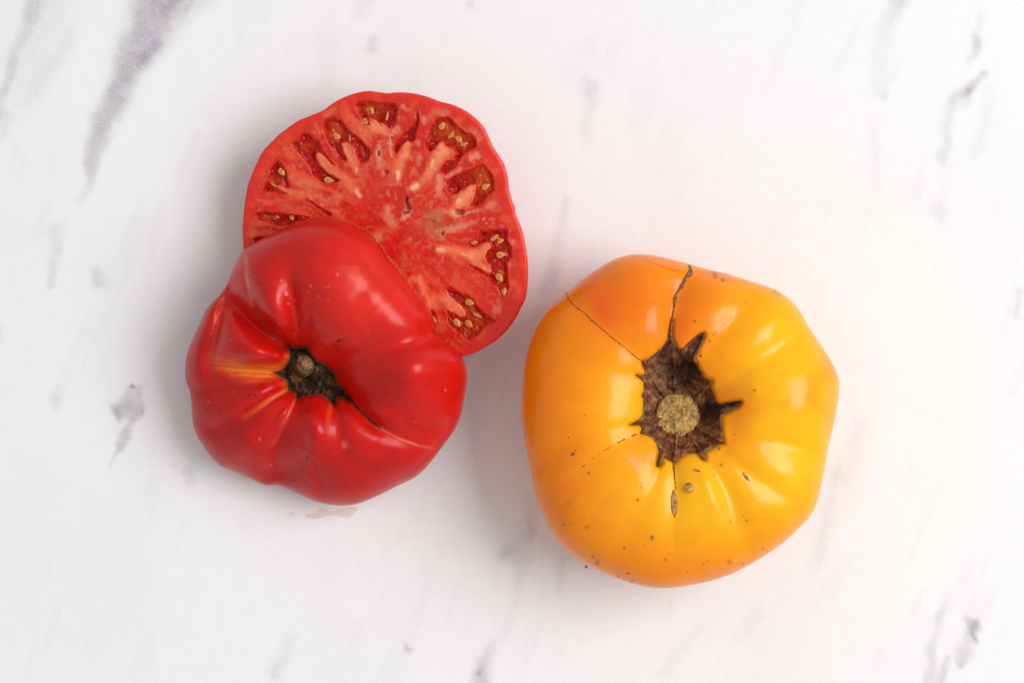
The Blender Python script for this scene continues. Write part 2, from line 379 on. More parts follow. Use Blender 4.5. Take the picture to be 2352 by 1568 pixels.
# ================================================================== YELLOW TOMATO
Y3 = lambda p: crop(1940, 1540, 2.306, p)
Y4 = lambda p: crop(2540, 1540, 2.306, p)
Y1 = lambda p: crop(1940, 930, 2.529, p)
Y2 = lambda p: crop(2540, 930, 2.529, p)
YC = lambda p: crop(2340, 1200, 2.6134, p)
y_out = [(1462,583.5),(1425,590),(1394,603.5),(1343,637),(1300,674),(1254,717),(1222,775),(1203,848),(1198,933),(1200,970),(1207,1022),(1220,1081),(1228,1129),(1247,1182),(1278,1236),(1316,1272),(1361,1302),(1419,1328),(1480,1346),(1534,1350),(1609,1339),(1662,1324),(1704,1306),(1782,1259),(1837,1211),(1869,1172),(1885,1124),(1896,1068),(1904,1023),(1919,957),(1927,909),(1926,867),(1902,816),(1870,768),(1856,746),(1839,715),(1815,688),(1779,664),(1737,649),(1672,629),(1628,619),(1587,607),(1539,594),(1500,586)]
calyx_y = YC([(435,180),(445,100),(455,0),(478,0),(470,100),(480,200),(510,260),(545,285),(580,280),(620,235),(680,180),(740,140),(780,125),(795,140),(780,190),(740,270),(710,330),(680,400),(725,440),(745,490),(780,545),(810,575),(865,590),(860,630),(850,650),(880,720),(900,790),(930,820),(1000,810),(1080,800),(1140,792),(1150,805),(1120,850),(1040,890),(985,915),(955,940),(960,1050),(970,1130),(980,1210),(930,1215),(880,1250),(800,1295),(795,1375),(770,1360),(730,1310),(690,1300),(620,1310),(560,1340),(520,1370),(500,1390),(490,1400),(470,1370),(430,1365),(400,1345),(380,1400),(345,1440),(328,1430),(345,1350),(345,1280),(310,1200),(270,1150),(210,1120),(160,1110),(180,1060),(160,1030),(45,1028),(100,1000),(150,970),(180,930),(190,860),(190,770),(175,740),(195,680),(195,610),(160,570),(115,540),(120,530),(170,540),(205,530),(195,460),(180,400),(230,385),(290,345),(330,305),(380,260),(410,220)])
core_y = YC([(400,330),(520,300),(600,330),(680,420),(740,500),(800,590),(860,720),(900,850),(930,1000),(930,1150),(880,1210),(760,1270),(600,1290),(480,1330),(400,1290),(330,1180),(220,1080),(200,950),(210,800),(220,650),(220,500),(260,420)])
crack_y = Y2([(112,175,22),(128,200,28),(118,235,38),(78,285,24),(45,350,26),(15,400,22),(-20,450,18)])
crack_y = [(a, b, w/5.6) for a, b, w in crack_y]
crack_y += [(a, b, w/4.13) for a, b, w in Y1([(1500,480,22),(1485,560,15),(1472,640,13),(1460,720,13),(1450,800,18),(1447,880,34)])]
y_cr = [
 # x, y, depth mm, width px
 [(p[0], p[1], d, w) for p, d, w in zip(crack_y[::2], (.2, 1.2, 2.6, 3.0, 2.6, 2.2, 1.5), (20, 26, 30, 30, 28, 22, 20))],
 [(1472, 826, 1.0, 22), (1420, 780, .7, 24), (1360, 726, .4, 24), (1303, 677, .2, 20)],
 [(1640, 790, .8, 26), (1690, 735, 1.5, 32), (1725, 690, 1.6, 34), (1745, 655, 1.0, 30)],
 [(1650, 890, .8, 28), (1710, 850, 1.7, 32), (1775, 805, 2.0, 34), (1825, 772, 2.0, 32), (1858, 748, 1.2, 26)],
 [(1690, 1000, .8, 26), (1770, 1015, 1.5, 28), (1840, 1030, 2.0, 30), (1896, 1052, 1.5, 28)],
 [(1665, 1045, .8, 20), (1720, 1085, 1.6, 26), (1790, 1130, 1.6, 28), (1870, 1165, 1.0, 28)],
 [(1622, 1062, 1.0, 18), (1662, 1115, 2.0, 26), (1690, 1180, 2.0, 30), (1712, 1240, 1.4, 32), (1730, 1290, .8, 30)],
 [(1548, 1060, 1.3, 16), (1552, 1110, 1.4, 20), (1548, 1180, 1.2, 26), (1540, 1260, .7, 30)],
 [(1515, 1070, .9, 14), (1495, 1130, .9, 22), (1450, 1200, .6, 30)],
 [(1466, 975, .9, 16), (1420, 988, .8, 20), (1330, 1005, .9, 26), (1220, 1078, 1.2, 30)],
 [(1466, 1000, .6, 12), (1400, 1030, .5, 22), (1330, 1080, .4, 24)],
 [(1455, 862, .5, 20), (1360, 850, .3, 30), (1250, 830, .3, 30)],
]
Y = Polar((1562, 925), y_out, 1040)
def build_yellow():
    a = np.linspace(0, 1, 280); rho = np.sin(a**.93*np.pi/2)
    rho[0] = .0006; rho[-1] = 1
    u, v = Y.uv(rho); R2 = rho[:, None]*np.ones(Y.nt)
    zeq = .0330; H = .0235
    z = zeq+H*np.sqrt(np.clip(1-R2**3.2, 0, 1))
    rp = np.hypot(u-1562, v-930)
    z -= .0130*np.exp(-(rp/124)**2)+.003*np.exp(-(rp/230)**2)
    z += .0016*(fbm(u, v, 190, 3, 7)-.5)*(1-R2**4)
    z -= 1.75*creases(u, v, y_cr, R2, .6)
    z += blobs(u, v, [(1450, 900, 60, 110, 0, 1.0), (1760, 770, 60, 40, -35, .9), (1850, 925, 50, 75, 0, 1.0), (1632, 1125, 22, 70, -18, 1.2), (1585, 1120, 12, 12, 0, .7), (1735, 896, 14, 14, 0, .35), (1420, 760, 60, 60, 0, 1.2), (1500, 700, 40, 70, 12, .6)])*(1-R2**5)
    sc = sd_poly(u, v, core_y); z -= .0060*sm(sc, -8, 18)
    sc2 = sd_poly(u, v, calyx_y); z -= .0010*sm(sc2, -9, 3)
    Y.store(rho, z)
    # lower half
    b = np.linspace(0, 1, 64)[1:]; ang = b*np.pi/2
    rl = np.cos(ang)**.75; rl[-1] = .0006
    zl = zeq*(1-np.sin(ang)**.8*1.0)[:, None]*np.ones(Y.nt)+.003*np.exp(-(rl/.22)**2)[:, None]
    zl = np.maximum(zl, .00002)
    ul, vl = Y.uv(rl)
    U = np.concatenate([u, ul]); Vv = np.concatenate([v, vl]); Z = np.concatenate([z, zl])
    # skin colour
    col = np.ones(U.shape+(3,))*np.array([.93, .268, .002])
    th = np.arctan2(Vv-925, U-1562); rr = np.hypot(U-1562, Vv-925)
    strk = fbm(th*26+40, rr/120, 1.0, 4, 90)
    col = mixc(col, [.96, .44, .016], sm(strk, .45, .8)*.16)
    col = mixc(col, [.95, .52, .004], gauss(U, Vv, 1800, 880, 130, 260)*.85)
    col = mixc(col, [.95, .52, .004], gauss(U, Vv, 1430, 940, 70, 130)*.6)
    col = mixc(col, [.88, .41, .005], gauss(U, Vv, 1530, 1130, 150, 90)*.6)
    col = mixc(col, [.86, .155, .003], gauss(U, Vv, 1420, 690, 150, 100, 20)*.9)
    col = mixc(col, [.90, .11, .010], gauss(U, Vv, 1385, 705, 26, 48, -20)*.8)
    col = mixc(col, [.90, .11, .010], gauss(U, Vv, 1525, 700, 16, 36, 0)*.0+gauss(U, Vv, 1567, 760, 22, 60, 10)*.55)
    col = mixc(col, [.86, .155, .003], gauss(U, Vv, 1690, 935, 70, 40, 0)*.6+gauss(U, Vv, 1690, 1010, 40, 40)*.4)
    col = mixc(col, [.86, .155, .003], gauss(U, Vv, 1600, 690, 60, 70)*.5)
    col = mixc(col, [.86, .155, .003], sm(fbm(U, Vv, 130, 3, 95), .55, .75)*.35)
    col = mixc(col, [.85, .20, .02], gauss(U, Vv, 1660, 630, 46, 14, 20)*.5)
    col = mixc(col, [.94, .20, .003], gauss(U, Vv, 1225, 950, 95, 270)*.55+gauss(U, Vv, 1450, 1330, 260, 60)*.4)  # deeper orange left and bottom rims, partly shade painted into the skin
    col = mixc(col, [.95, .52, .004], np.clip(gauss(U, Vv, 1590, 1140, 130, 110)*.7+gauss(U, Vv, 1800, 1080, 110, 110)*.6, 0, 1))
    # freckles and blots
    rnd = random.Random(3)
    marks = []
    for cx, cy, n, rx, ry in ((1835, 915, 22, 50, 60), (1755, 760, 14, 40, 12), (1400, 1290, 30, 90, 22), (1300, 1200, 18, 50, 20), (1560, 1240, 16, 60, 60), (1640, 1300, 20, 120, 18), (1660, 640, 18, 60, 10), (1560, 900, 40, 330, 330)):
        for _ in range(n//4):
            marks.append((rnd.gauss(cx, rx*.6), rnd.gauss(cy, ry*.6), rnd.uniform(.8, 1.4), rnd.uniform(.25, .7)))
    for x, y, r, k in [p for p in Y3([(584,38,7,.8),(390,320,6,.6),(670,575,5,.5),(923,1183,13,.8),(1282,1285,16,.6),(1290,1160,8,.6),(1303,1230,8,.5),(445,795,36,.22),(601,1005,20,.5),(1040,770,13,.9),(1075,630,10,.6),(1072,660,12,.8),(585,915,9,.4),(650,1260,16,.5),(690,1310,24,.6),(875,1430,14,.7),(920,1465,16,.6),(990,1472,18,.6),(400,985,14,.5),(460,970,12,.4),(68,195,10,.8),(1100,1165,7,.6),(1125,1330,7,.5)])]+[p for p in Y4([(800,268,8,.9),(492,200,10,.7),(380,465,13,.8),(458,958,9,.7),(600,945,12,.6),(568,910,9,.6),(260,1300,10,.7),(225,1325,9,.7),(85,1385,9,.7),(450,1305,26,.4),(740,1188,12,.5),(565,1320,9,.7),(360,325,16,.8),(320,550,16,.4)])]+[p for p in Y2([(352,233,22,.7),(360,270,20,.5),(432,305,16,.8),(165,693,12,.9),(340,657,8,.7),(645,513,8,.7),(930,410,26,.4),(965,440,18,.4),(305,880,12,.8),(345,826,10,.7),(365,803,8,.7),(225,1020,10,.8),(195,1080,12,.8),(185,1050,9,.8),(500,668,10,.5),(440,720,9,.5)])]:
        marks.append((x, y, max(r/4.0, 1.2), k))
    nu_ = len(rho)
    for x, y, r, k in marks:
        B = (abs(U-x) < r*3.5) & (abs(Vv-y) < r*3.5); B[nu_:] = False
        if B.any():
            w = k*np.exp(-(((U[B]-x)**2+(Vv[B]-y)**2)/r**2)**1.3)
            col[B] = mixc(col[B], [.20, .055, .012], w)
    o3 = Vector(P(np.array(1562.), np.array(960.), 0.0))
    root = thing('whole_tomato', 'whole yellow-orange beefsteak tomato with dried brown calyx and long corky crack', 'tomato', o3)
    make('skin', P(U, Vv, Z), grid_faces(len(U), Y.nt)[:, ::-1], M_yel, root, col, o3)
    return root, o3
yroot, yo = build_yellow()

tips = YC([(785,128),(865,600),(1145,795),(975,1205),(790,1372),(338,1432),(50,1028),(118,535),(182,398),(455,60),(490,1400)])
sc_y = YC([(520, 935)])[0]
def calyx_yellow():
    def sdf(u, v): return sd_poly(u, v, calyx_y)+1.0*(fbm(u, v, 5, 2, 101)-.5)
    def ridges(u, v):
        r = np.zeros_like(u)
        for i, t in enumerate(tips):
            d, (w,), pr = pline(u, v, [(sc_y[0], sc_y[1], 9), ((t[0]+sc_y[0])/2+3*math.sin(i*2.1), (t[1]+sc_y[1])/2, 5), (t[0], t[1], 2.5)])
            r = np.maximum(r, np.exp(-(d/w)**2)*(1 if i not in (0, 2) else .35))
        return r
    def hol(u, v):
        return np.clip(gauss(u, v, *YC([(450, 500)])[0], 34, 30, 20)*1.0+gauss(u, v, *YC([(600, 400)])[0], 12, 34, 35)*.5+gauss(u, v, *YC([(640, 650)])[0], 20, 14, 30)*.4+gauss(u, v, *YC([(850, 940)])[0], 40, 12, 5)*.35, 0, 1)
    def zf(u, v, sd):
        s = np.clip(sd+.9, -3, 30)
        fill = .0011*np.clip(s/3.5, -1, 1)+.0026*sm(s, 2, 22)
        n = fbm(u, v, 22, 5, 110)
        th = np.arctan2(v-sc_y[1], u-sc_y[0]); rr = np.hypot(u-sc_y[0], v-sc_y[1])
        wr = fbm(th*4+30, rr/26, 1, 4, 120)
        e = sm(s, 0, 8)
        q = fill+e*(.0030*(n-.5)+.0010*(wr-.5)+.0014*ridges(u, v))-.0040*hol(u, v)*e
        for k in (0, 2, 4, 5): q = q+.0011*gauss(u, v, tips[k][0], tips[k][1], 14, 14)*sm(s, -.5, 2.5)
        return Y.height(u, v)+np.where(s > 2, np.maximum(q, .0003), q)
    def colf(u, v, sd):
        n = fbm(u, v, 12, 5, 130); n2 = fbm(u, v, 30, 3, 135)
        th = np.arctan2(v-sc_y[1], u-sc_y[0]); rr = np.hypot(u-sc_y[0], v-sc_y[1])
        wr = fbm(th*5+30+.05*rr, rr/12, 1, 4, 121)
        c = np.ones(u.shape+(3,))*np.array([.19, .062, .022])
        c = mixc(c, [.44, .19, .07], sm(n, .5, .68)*.6)
        c = mixc(c, [.05, .022, .014], sm(wr, .54, .68)*.75)
        c = mixc(c, [.016, .009, .007], np.clip(hol(u, v)*1.2, 0, 1)*.75)
        rd = np.zeros_like(u)
        for k in (0, 2):
            t = tips[k]; m = ((t[0]+sc_y[0])/2, (t[1]+sc_y[1])/2)
            d, (w,), _ = pline(u, v, [(m[0], m[1], 19), (t[0], t[1], 10)]); rd = np.maximum(rd, np.exp(-(d/w)**2))
        c = mixc(c, [.022, .008, .007], np.clip(rd, 0, 1)*.95)
        edge = np.exp(-((sd-1.5)/1.6)**2); c = mixc(c, [.34, .19, .10], edge*.5*sm(n2, .35, .6))
        left = sm(-(u-sc_y[0]), 10, 50); c = mixc(c, [.30, .15, .08], left*sm(n, .42, .6)*.5)
        return c
    cal = patch('calyx', box_of(calyx_y, 5), .62, sdf, zf, colf, M_bark, yroot, yo)
    # cut stem stub: rough tan and green disc with a raised rim
    rx, ry = 226/4.267, 238/4.267
    def ssd(u, v):
        du, dv = u-sc_y[0], v-sc_y[1]; th = np.arctan2(dv, du)
        k = 1+.03*np.sin(2*th+1)+.025*np.sin(5*th)+.05*(fbm(u, v, 12, 2, 9)-.5)
        return (1-np.hypot(du/rx, dv/ry)/k)*rx
    def sz(u, v, sd):
        base = Y.height(np.full_like(u, sc_y[0]), np.full_like(v, sc_y[1]))
        n = fbm(u, v, 14, 5, 140)
        rr = np.hypot(u-sc_y[0]+4, v-sc_y[1]+2)
        ring = np.cos(rr/3.4)*np.exp(-(rr/16)**2)
        return base+.0030+.0034*sm(sd, -2, 7)+.0010*sm(sd, -1, 14)+.0020*(n-.5)+.0004*ring+.0006*gauss(u, v, sc_y[0]-6, sc_y[1]+2, 8, 8)
    def scol(u, v, sd):
        n = fbm(u, v, 11, 5, 150); n2 = fbm(u, v, 26, 3, 155)
        c = np.ones(u.shape+(3,))*np.array([.52, .29, .09])
        c = mixc(c, [.34, .29, .075], gauss(u, v, sc_y[0]-12, sc_y[1]-28, 28, 20)*.5)
        c = mixc(c, [.56, .33, .11], gauss(u, v, sc_y[0]+4, sc_y[1]+26, 30, 20)*.7)
        c = mixc(c, [.20, .10, .035], sm(n, .54, .7)*.6)
        c = mixc(c, [.50, .36, .17], sm(n2, .55, .75)*.6)
        c = mixc(c, [.16, .08, .04], np.exp(-(sd/3.0)**2)*.8)
        rr = np.hypot(u-sc_y[0]+4, v-sc_y[1]+2); c = mixc(c, [.12, .065, .03], np.exp(-((rr-12)/1.6)**2)*.55)
        return c
    patch('stem_stub', (sc_y[0]-60, sc_y[1]-68, sc_y[0]+60, sc_y[1]+68), .62, ssd, sz, scol, M_bark, cal, yo)
calyx_yellow()

def cork_col(rim, mid, dark, seed=7, rimw=1.6):
    def f(u, v, sd):
        n = fbm(u, v, 6, 4, seed); c = np.ones(u.shape+(3,))*np.array(mid)
        c = mixc(c, dark, sm(n, .5, .68)*.8); c = mixc(c, rim, np.exp(-((sd-.3)/rimw)**2)*.9); return c
    return f
def scar(name, pts, surf, root, org, step=.55, h=.0007, rim=(.17, .06, .02), mid=(.30, .15, .07), dark=(.13, .05, .02), rag=.35, label=None, base=-.00025, sc=7):
    f = ribbon_sdf(pts, rag, 3, sc)
    def zf(u, v, sd): return surf.height(u, v)+base+h*np.clip(sd/2.5, -1, 1)+.0005*(fbm(u, v, 5, 3, 12)-.5)
    return patch(name, box_of(pts, 9), step, f, zf, cork_col(rim, mid, dark), M_cork, root, org, label=label, margin=1.5)
scar('corky_scar', crack_y, Y, yroot, yo, rag=.5, mid=(.26, .13, .07), label='wide brown cracked scar running to the shoulder')
# thin stitch-like suture scar with its short cross ticks
st = [(a, b, 5.2/4.13) for a, b in Y1([(468,425),(475,460),(500,500),(560,560),(650,625),(700,680),(750,722),(820,780),(880,835),(975,908),(1040,960),(1080,993),(1130,1035),(1190,1080)])]
def ticks(pts, n, ln, w, seed=1):
    r = random.Random(seed); q = smooth_line(pts, 6); out = []
    for i in range(n):
        k = int((i+.5)/n*(len(q)-2)); a, b = q[k], q[k+1]; d = math.hypot(b[0]-a[0], b[1]-a[1])+1e-6
        nx, ny = -(b[1]-a[1])/d, (b[0]-a[0])/d; l = ln*r.uniform(.5, 1.2)
        out.append([(a[0]-nx*l, a[1]-ny*l, w), (a[0]+nx*l, a[1]+ny*l, w)])
    return out
tk = ticks(st, 26, 3.2, .6)
def suture(name, pts, tk, surf, root, org, wmin=0, dash=None, rim=(.26, .09, .02), mid=(.28, .12, .04), dark=(.12, .045, .015), label=None):
    p = smooth_line(pts, 4)
    def f(u, v):
        d, (w,), pr = pline(u, v, p)
        sd = w*(1+.5*(fbm(u, v, 4, 2, 5)-.5)*2)-d
        if dash is not None: sd = sd-w*2*sm(vnoise(pr*dash, 0*pr, 33), .45, .6)
        for t in tk:
            d, (w,), _ = pline(u, v, t); sd = np.maximum(sd, w-d)
        return sd
    def zf(u, v, sd): return surf.height(u, v)-.00012+.0005*np.clip(sd/1.5, -1, 1)
    return patch(name, box_of(pts, 8), .5, f, zf, cork_col(rim, mid, dark), M_cork, root, org, margin=.8, label=label)
suture('suture_scar', st, tk, Y, yroot, yo, label='thin stitched suture line down the upper left shoulder')
lw = [(a, b, w/4.1) for a, b, w in Y3([(1085,198,7),(1040,200,7),(990,217,9),(945,235,8),(905,258,7),(830,298,4),(740,352,5),(690,385,4),(620,440,6),(550,493,5)])]
suture('suture_scar', lw, [], Y, yroot, yo, dash=22)
bc = [(a, b, w/4.1) for a, b, w in Y3([(1350,425,12),(1352,470,12),(1358,520,10),(1362,560,7),(1363,600,5),(1370,640,4),(1374,690,3)])]
suture('suture_scar', bc, ticks(bc, 7, 3.0, .8, 4), Y, yroot, yo)
dt = [(a, b, w/4.13) for a, b, w in Y2([(235,985,6),(215,1040,7),(200,1085,6),(190,1110,5)])]
suture('suture_scar', dt, [], Y, yroot, yo, dash=9)

def oval(cx, cy, rx, ry, rot, surf, root, org, mid=(.42, .25, .14), rim=(.08, .03, .012), dark=(.2, .10, .05), point=0, h=.0006, label=None, name='lenticel_scar', rimw=1.2, material=None):
    a = math.radians(rot); c, s_ = math.cos(a), math.sin(a)
    def f(u, v):
        p = ((u-cx)*c+(v-cy)*s_)/rx; q = (-(u-cx)*s_+(v-cy)*c)/ry
        q = q*(1+point*np.clip(-p*0+abs(p), 0, 1)**3) if point else q
        return (1-np.hypot(p, q))*min(rx, ry)*(1+.25*(fbm(u, v, 4, 2, 77)-.5))
    m = max(rx, ry)+4
    def zf(u, v, sd): return surf.height(u, v)-.0002+h*np.clip(sd/2, -1, 1)+.0003*(fbm(u, v, 3, 3, 78)-.5)
    return patch(name, (cx-m, cy-m, cx+m, cy+m), .45, f, zf, cork_col(rim, mid, dark, 21, rimw), material or M_cork, root, org, margin=1.2, label=label)
for (x, y, rx, ry, rot, pt) in Y3([(1356,800,132,30,87,.9),(483,372,24,15,-35,0),(507,340,10,9,0,0),(617,535,15,8,-70,0),(443,229,9,8,0,0),(1169,1097,27,15,-82,.3),(958,1405,15,8,5,0)]):
    oval(x, y, rx/3.765, ry/3.765, rot, Y, yroot, yo, point=pt, rimw=1.5 if rx > 20 else 2.2, mid=(.58, .28, .11) if rx > 20 else (.25, .13, .06))
for (x, y, rx, ry, rot) in Y4([(593,568,55,15,52)]):
    oval(x, y, rx/3.765, ry/3.765, rot, Y, yroot, yo, mid=(.62, .36, .18), rimw=1.0)
kx, ky = Y4([(107, 668)])[0]
oval(kx, ky, 48/3.765, 42/3.765, 0, Y, yroot, yo, mid=(.66, .36, .12), rim=(.80, .33, .03), dark=(.55, .28, .08), h=.0014, name='corky_bump', rimw=3)
oval(kx-4, ky-9, 30/3.765, 11/3.765, -20, Y, yroot, yo, mid=(.2, .08, .03), rim=(.14, .05, .02), h=.0013, name='corky_bump')
x, y = Y4([(170, 515)])[0]; oval(x, y, 13, 3.5, 12, Y, yroot, yo, mid=(.40, .20, .06), rim=(.6, .28, .03), dark=(.15, .06, .03), h=.0004)
x, y = Y2([(735, 1346)])[0]; oval(x, y, 2.8, 2.6, 0, Y, yroot, yo, mid=(.35, .12, .04), rim=(.3, .1, .02), h=.0008)

# ================================================================== RED TOMATO, TWO CUT HALVES
A_ = lambda p: crop(880, 320, 2.6133, p)
B_ = lambda p: crop(1400, 320, 2.6133, p)
C_ = lambda p: crop(1400, 800, 2.6133, p)
R4 = lambda p: crop(680, 800, 2.6133, p)
R5 = lambda p: crop(1180, 800, 2.6133, p)
R6 = lambda p: crop(680, 1360, 2.6133, p)
R7 = lambda p: crop(1180, 1360, 2.6133, p)
RC = lambda p: crop(1020, 1260, 4.3545, p)
r_out = [(557,579),(543,602),(529,631),(521,652),(505,676),(475,708),(459,743),(440,783),(427,825),(425.5,868),(436.5,903),(440,938),(444.6,978),(463,1018),(503,1067),(550,1086),(604,1112),(641.5,1115),(683.6,1132),(721,1149.4),(769.6,1160),(816.5,1157.6),(863,1140),(910,1116.6),(957,1093),(987.6,1062.7),(1018,1023),(1041.5,990),(1058,955),(1067,910),(1073,868),(1069,838),(1060,820),(1040,797),(1006,766.6),(987.6,717),(957,675),(922,628),(887,591),(863,555.6),(835,530),(793,511),(746,501.7),(710,505),(674,513.5),(627,534.5),(585,558)]
h_out = A_([(78,1450),(85,1290),(100,1150),(120,1030),(150,920),(200,800),(270,660),(350,570),(440,480),(520,420),(620,350),(730,305),(850,255),(900,225),(960,180),(1050,130),(1150,90),(1250,65),(1320,60),(1400,68),(1470,78)])+B_([(150,80),(260,73),(400,85),(540,120),(640,160),(770,195),(900,255),(1000,330),(1080,420),(1130,520),(1170,610),(1230,700),(1280,790),(1310,900),(1325,1020),(1350,1120),(1380,1200),(1390,1270),(1430,1360),(1465,1470)])+C_([(1440,130),(1470,240),(1495,370),(1510,500),(1510,640),(1500,770),(1480,850),(1440,930),(1400,1010),(1340,1100),(1270,1180),(1180,1260),(1080,1320),(980,1370),(870,1405)])+[(1030,828),(960,840),(870,838),(790,815),(720,775),(650,715),(600,655),(565,600)]
gx, gy = .45, -.893; TAU = .225
s0 = min(p[0]*gx+p[1]*gy for p in [( (q[0]-708)*.95+708, (q[1]-858)*.95+858) for q in r_out])
def plane(u, v): return TAU*K*((u*gx+v*gy)-s0)

# ---- lower half, cut face up
H = Polar((885, 520), h_out, 1100)
loc = {
 0: A_([(865,370),(900,330),(980,310),(1050,350),(1090,420),(1200,500),(1290,590),(1335,670),(1310,730),(1250,775),(1210,750),(1180,650),(1150,590),(1100,560),(1040,570),(1060,640),(1095,720),(1080,745),(1010,710),(950,620),(900,520),(870,440)]),
 1: A_([(550,575),(640,520),(670,470),(740,490),(820,550),(860,640),(900,700),(950,760),(975,780),(940,775),(880,700),(800,655),(790,700),(830,770),(900,850),(960,890),(1040,935),(990,960),(900,960),(830,940),(770,880),(730,780),(680,740),(640,680),(590,640)]),
 2: A_([(360,780),(430,740),(470,790),(520,870),(510,930),(540,990),(510,1000),(450,970),(400,985),(440,1020),(510,1060),(480,1070),(400,1040),(330,1050),(260,1040),(300,980),(330,900)]),
 3: A_([(690,1120),(740,1130),(800,1180),(870,1220),(930,1240),(955,1270),(940,1285),(890,1270),(830,1220),(770,1170)]),
 4: A_([(215,1245),(300,1240),(400,1255),(550,1265),(650,1285),(725,1305),(600,1340),(520,1370),(450,1385),(380,1370),(300,1330),(240,1330),(210,1290)]),
 5: A_([(190,1500),(300,1490),(290,1530),(210,1568)]),
 6: A_([(1175,190),(1230,160),(1330,155),(1430,175),(1500,180)])+B_([(100,175),(220,180),(238,220),(230,300),(215,380),(180,430),(150,430),(120,390),(60,370)])+A_([(1440,410),(1380,340),(1300,310),(1330,400),(1260,380),(1240,320),(1200,240)]),
 7: B_([(430,240),(445,330),(430,420),(400,540),(360,560),(330,545),(280,590),(235,660),(205,660),(198,600),(240,530),(320,460),(380,400),(415,330),(420,260)]),
 8: B_([(660,320),(720,310),(780,350),(830,410),(900,460),(970,490),(1010,550),(1000,600),(940,640),(870,690),(830,750),(800,800),(740,850),(690,865),(650,840),(665,790),(720,745),(790,730),(800,690),(790,640),(760,610),(700,590),(680,550),(640,560),(600,620),(560,665),(530,640),(510,590),(525,500),(560,400),(600,350)]),
 9: B_([(1060,770),(1110,800),(1150,860),(1185,940),(1180,1020),(1120,1090),(1060,1160),(1000,1195),(950,1180),(980,1120),(1010,1040),(1010,980),(940,980),(880,1020),(820,1070),(760,1070),(725,1020),(710,940),(780,890),(880,850),(980,810)]),
 10: C_([(1050,180),(1150,170),(1240,155),(1310,150),(1310,260),(1350,340),(1350,430),(1310,490),(1310,600),(1325,740),(1300,800),(1260,800),(1220,720),(1150,670),(1080,600),(1000,560),(930,505),(960,505),(1050,545),(1130,590),(1170,570),(1130,500),(1090,430),(1110,370),(1150,330),(1130,280),(1050,290),(980,330),(910,310),(950,290),(1020,260)]),
 11: C_([(715,740),(760,730),(830,770),(900,800),(960,840),(1020,910),(1080,980),(1200,1060),(1130,1080),(1070,1130),(1020,1190),(930,1245),(850,1180),(780,1130),(740,1080),(730,1000),(710,940),(770,980),(850,1020),(910,1010),(900,950),(840,890),(740,800)]),
 12: C_([(560,945),(600,970),(615,1060),(580,1010)]),
}
dry = {3, 5, 7, 12}
gel_green = A_([(1000,430,70,60),(980,480,60,50)])+A_([(1330,240,90,60)])+B_([(720,440,110,80),(830,500,80,60),(880,570,60,50),(1060,900,90,110),(1100,1000,70,80),(1060,820,60,50),(1250,230,40,40),(980,290,40,30)])+C_([(1000,1100,130,90),(950,900,70,60),(1250,610,40,60)])+A_([(340,1290,60,30),(700,600,60,30),(400,940,50,50),(1330,600,40,50)])
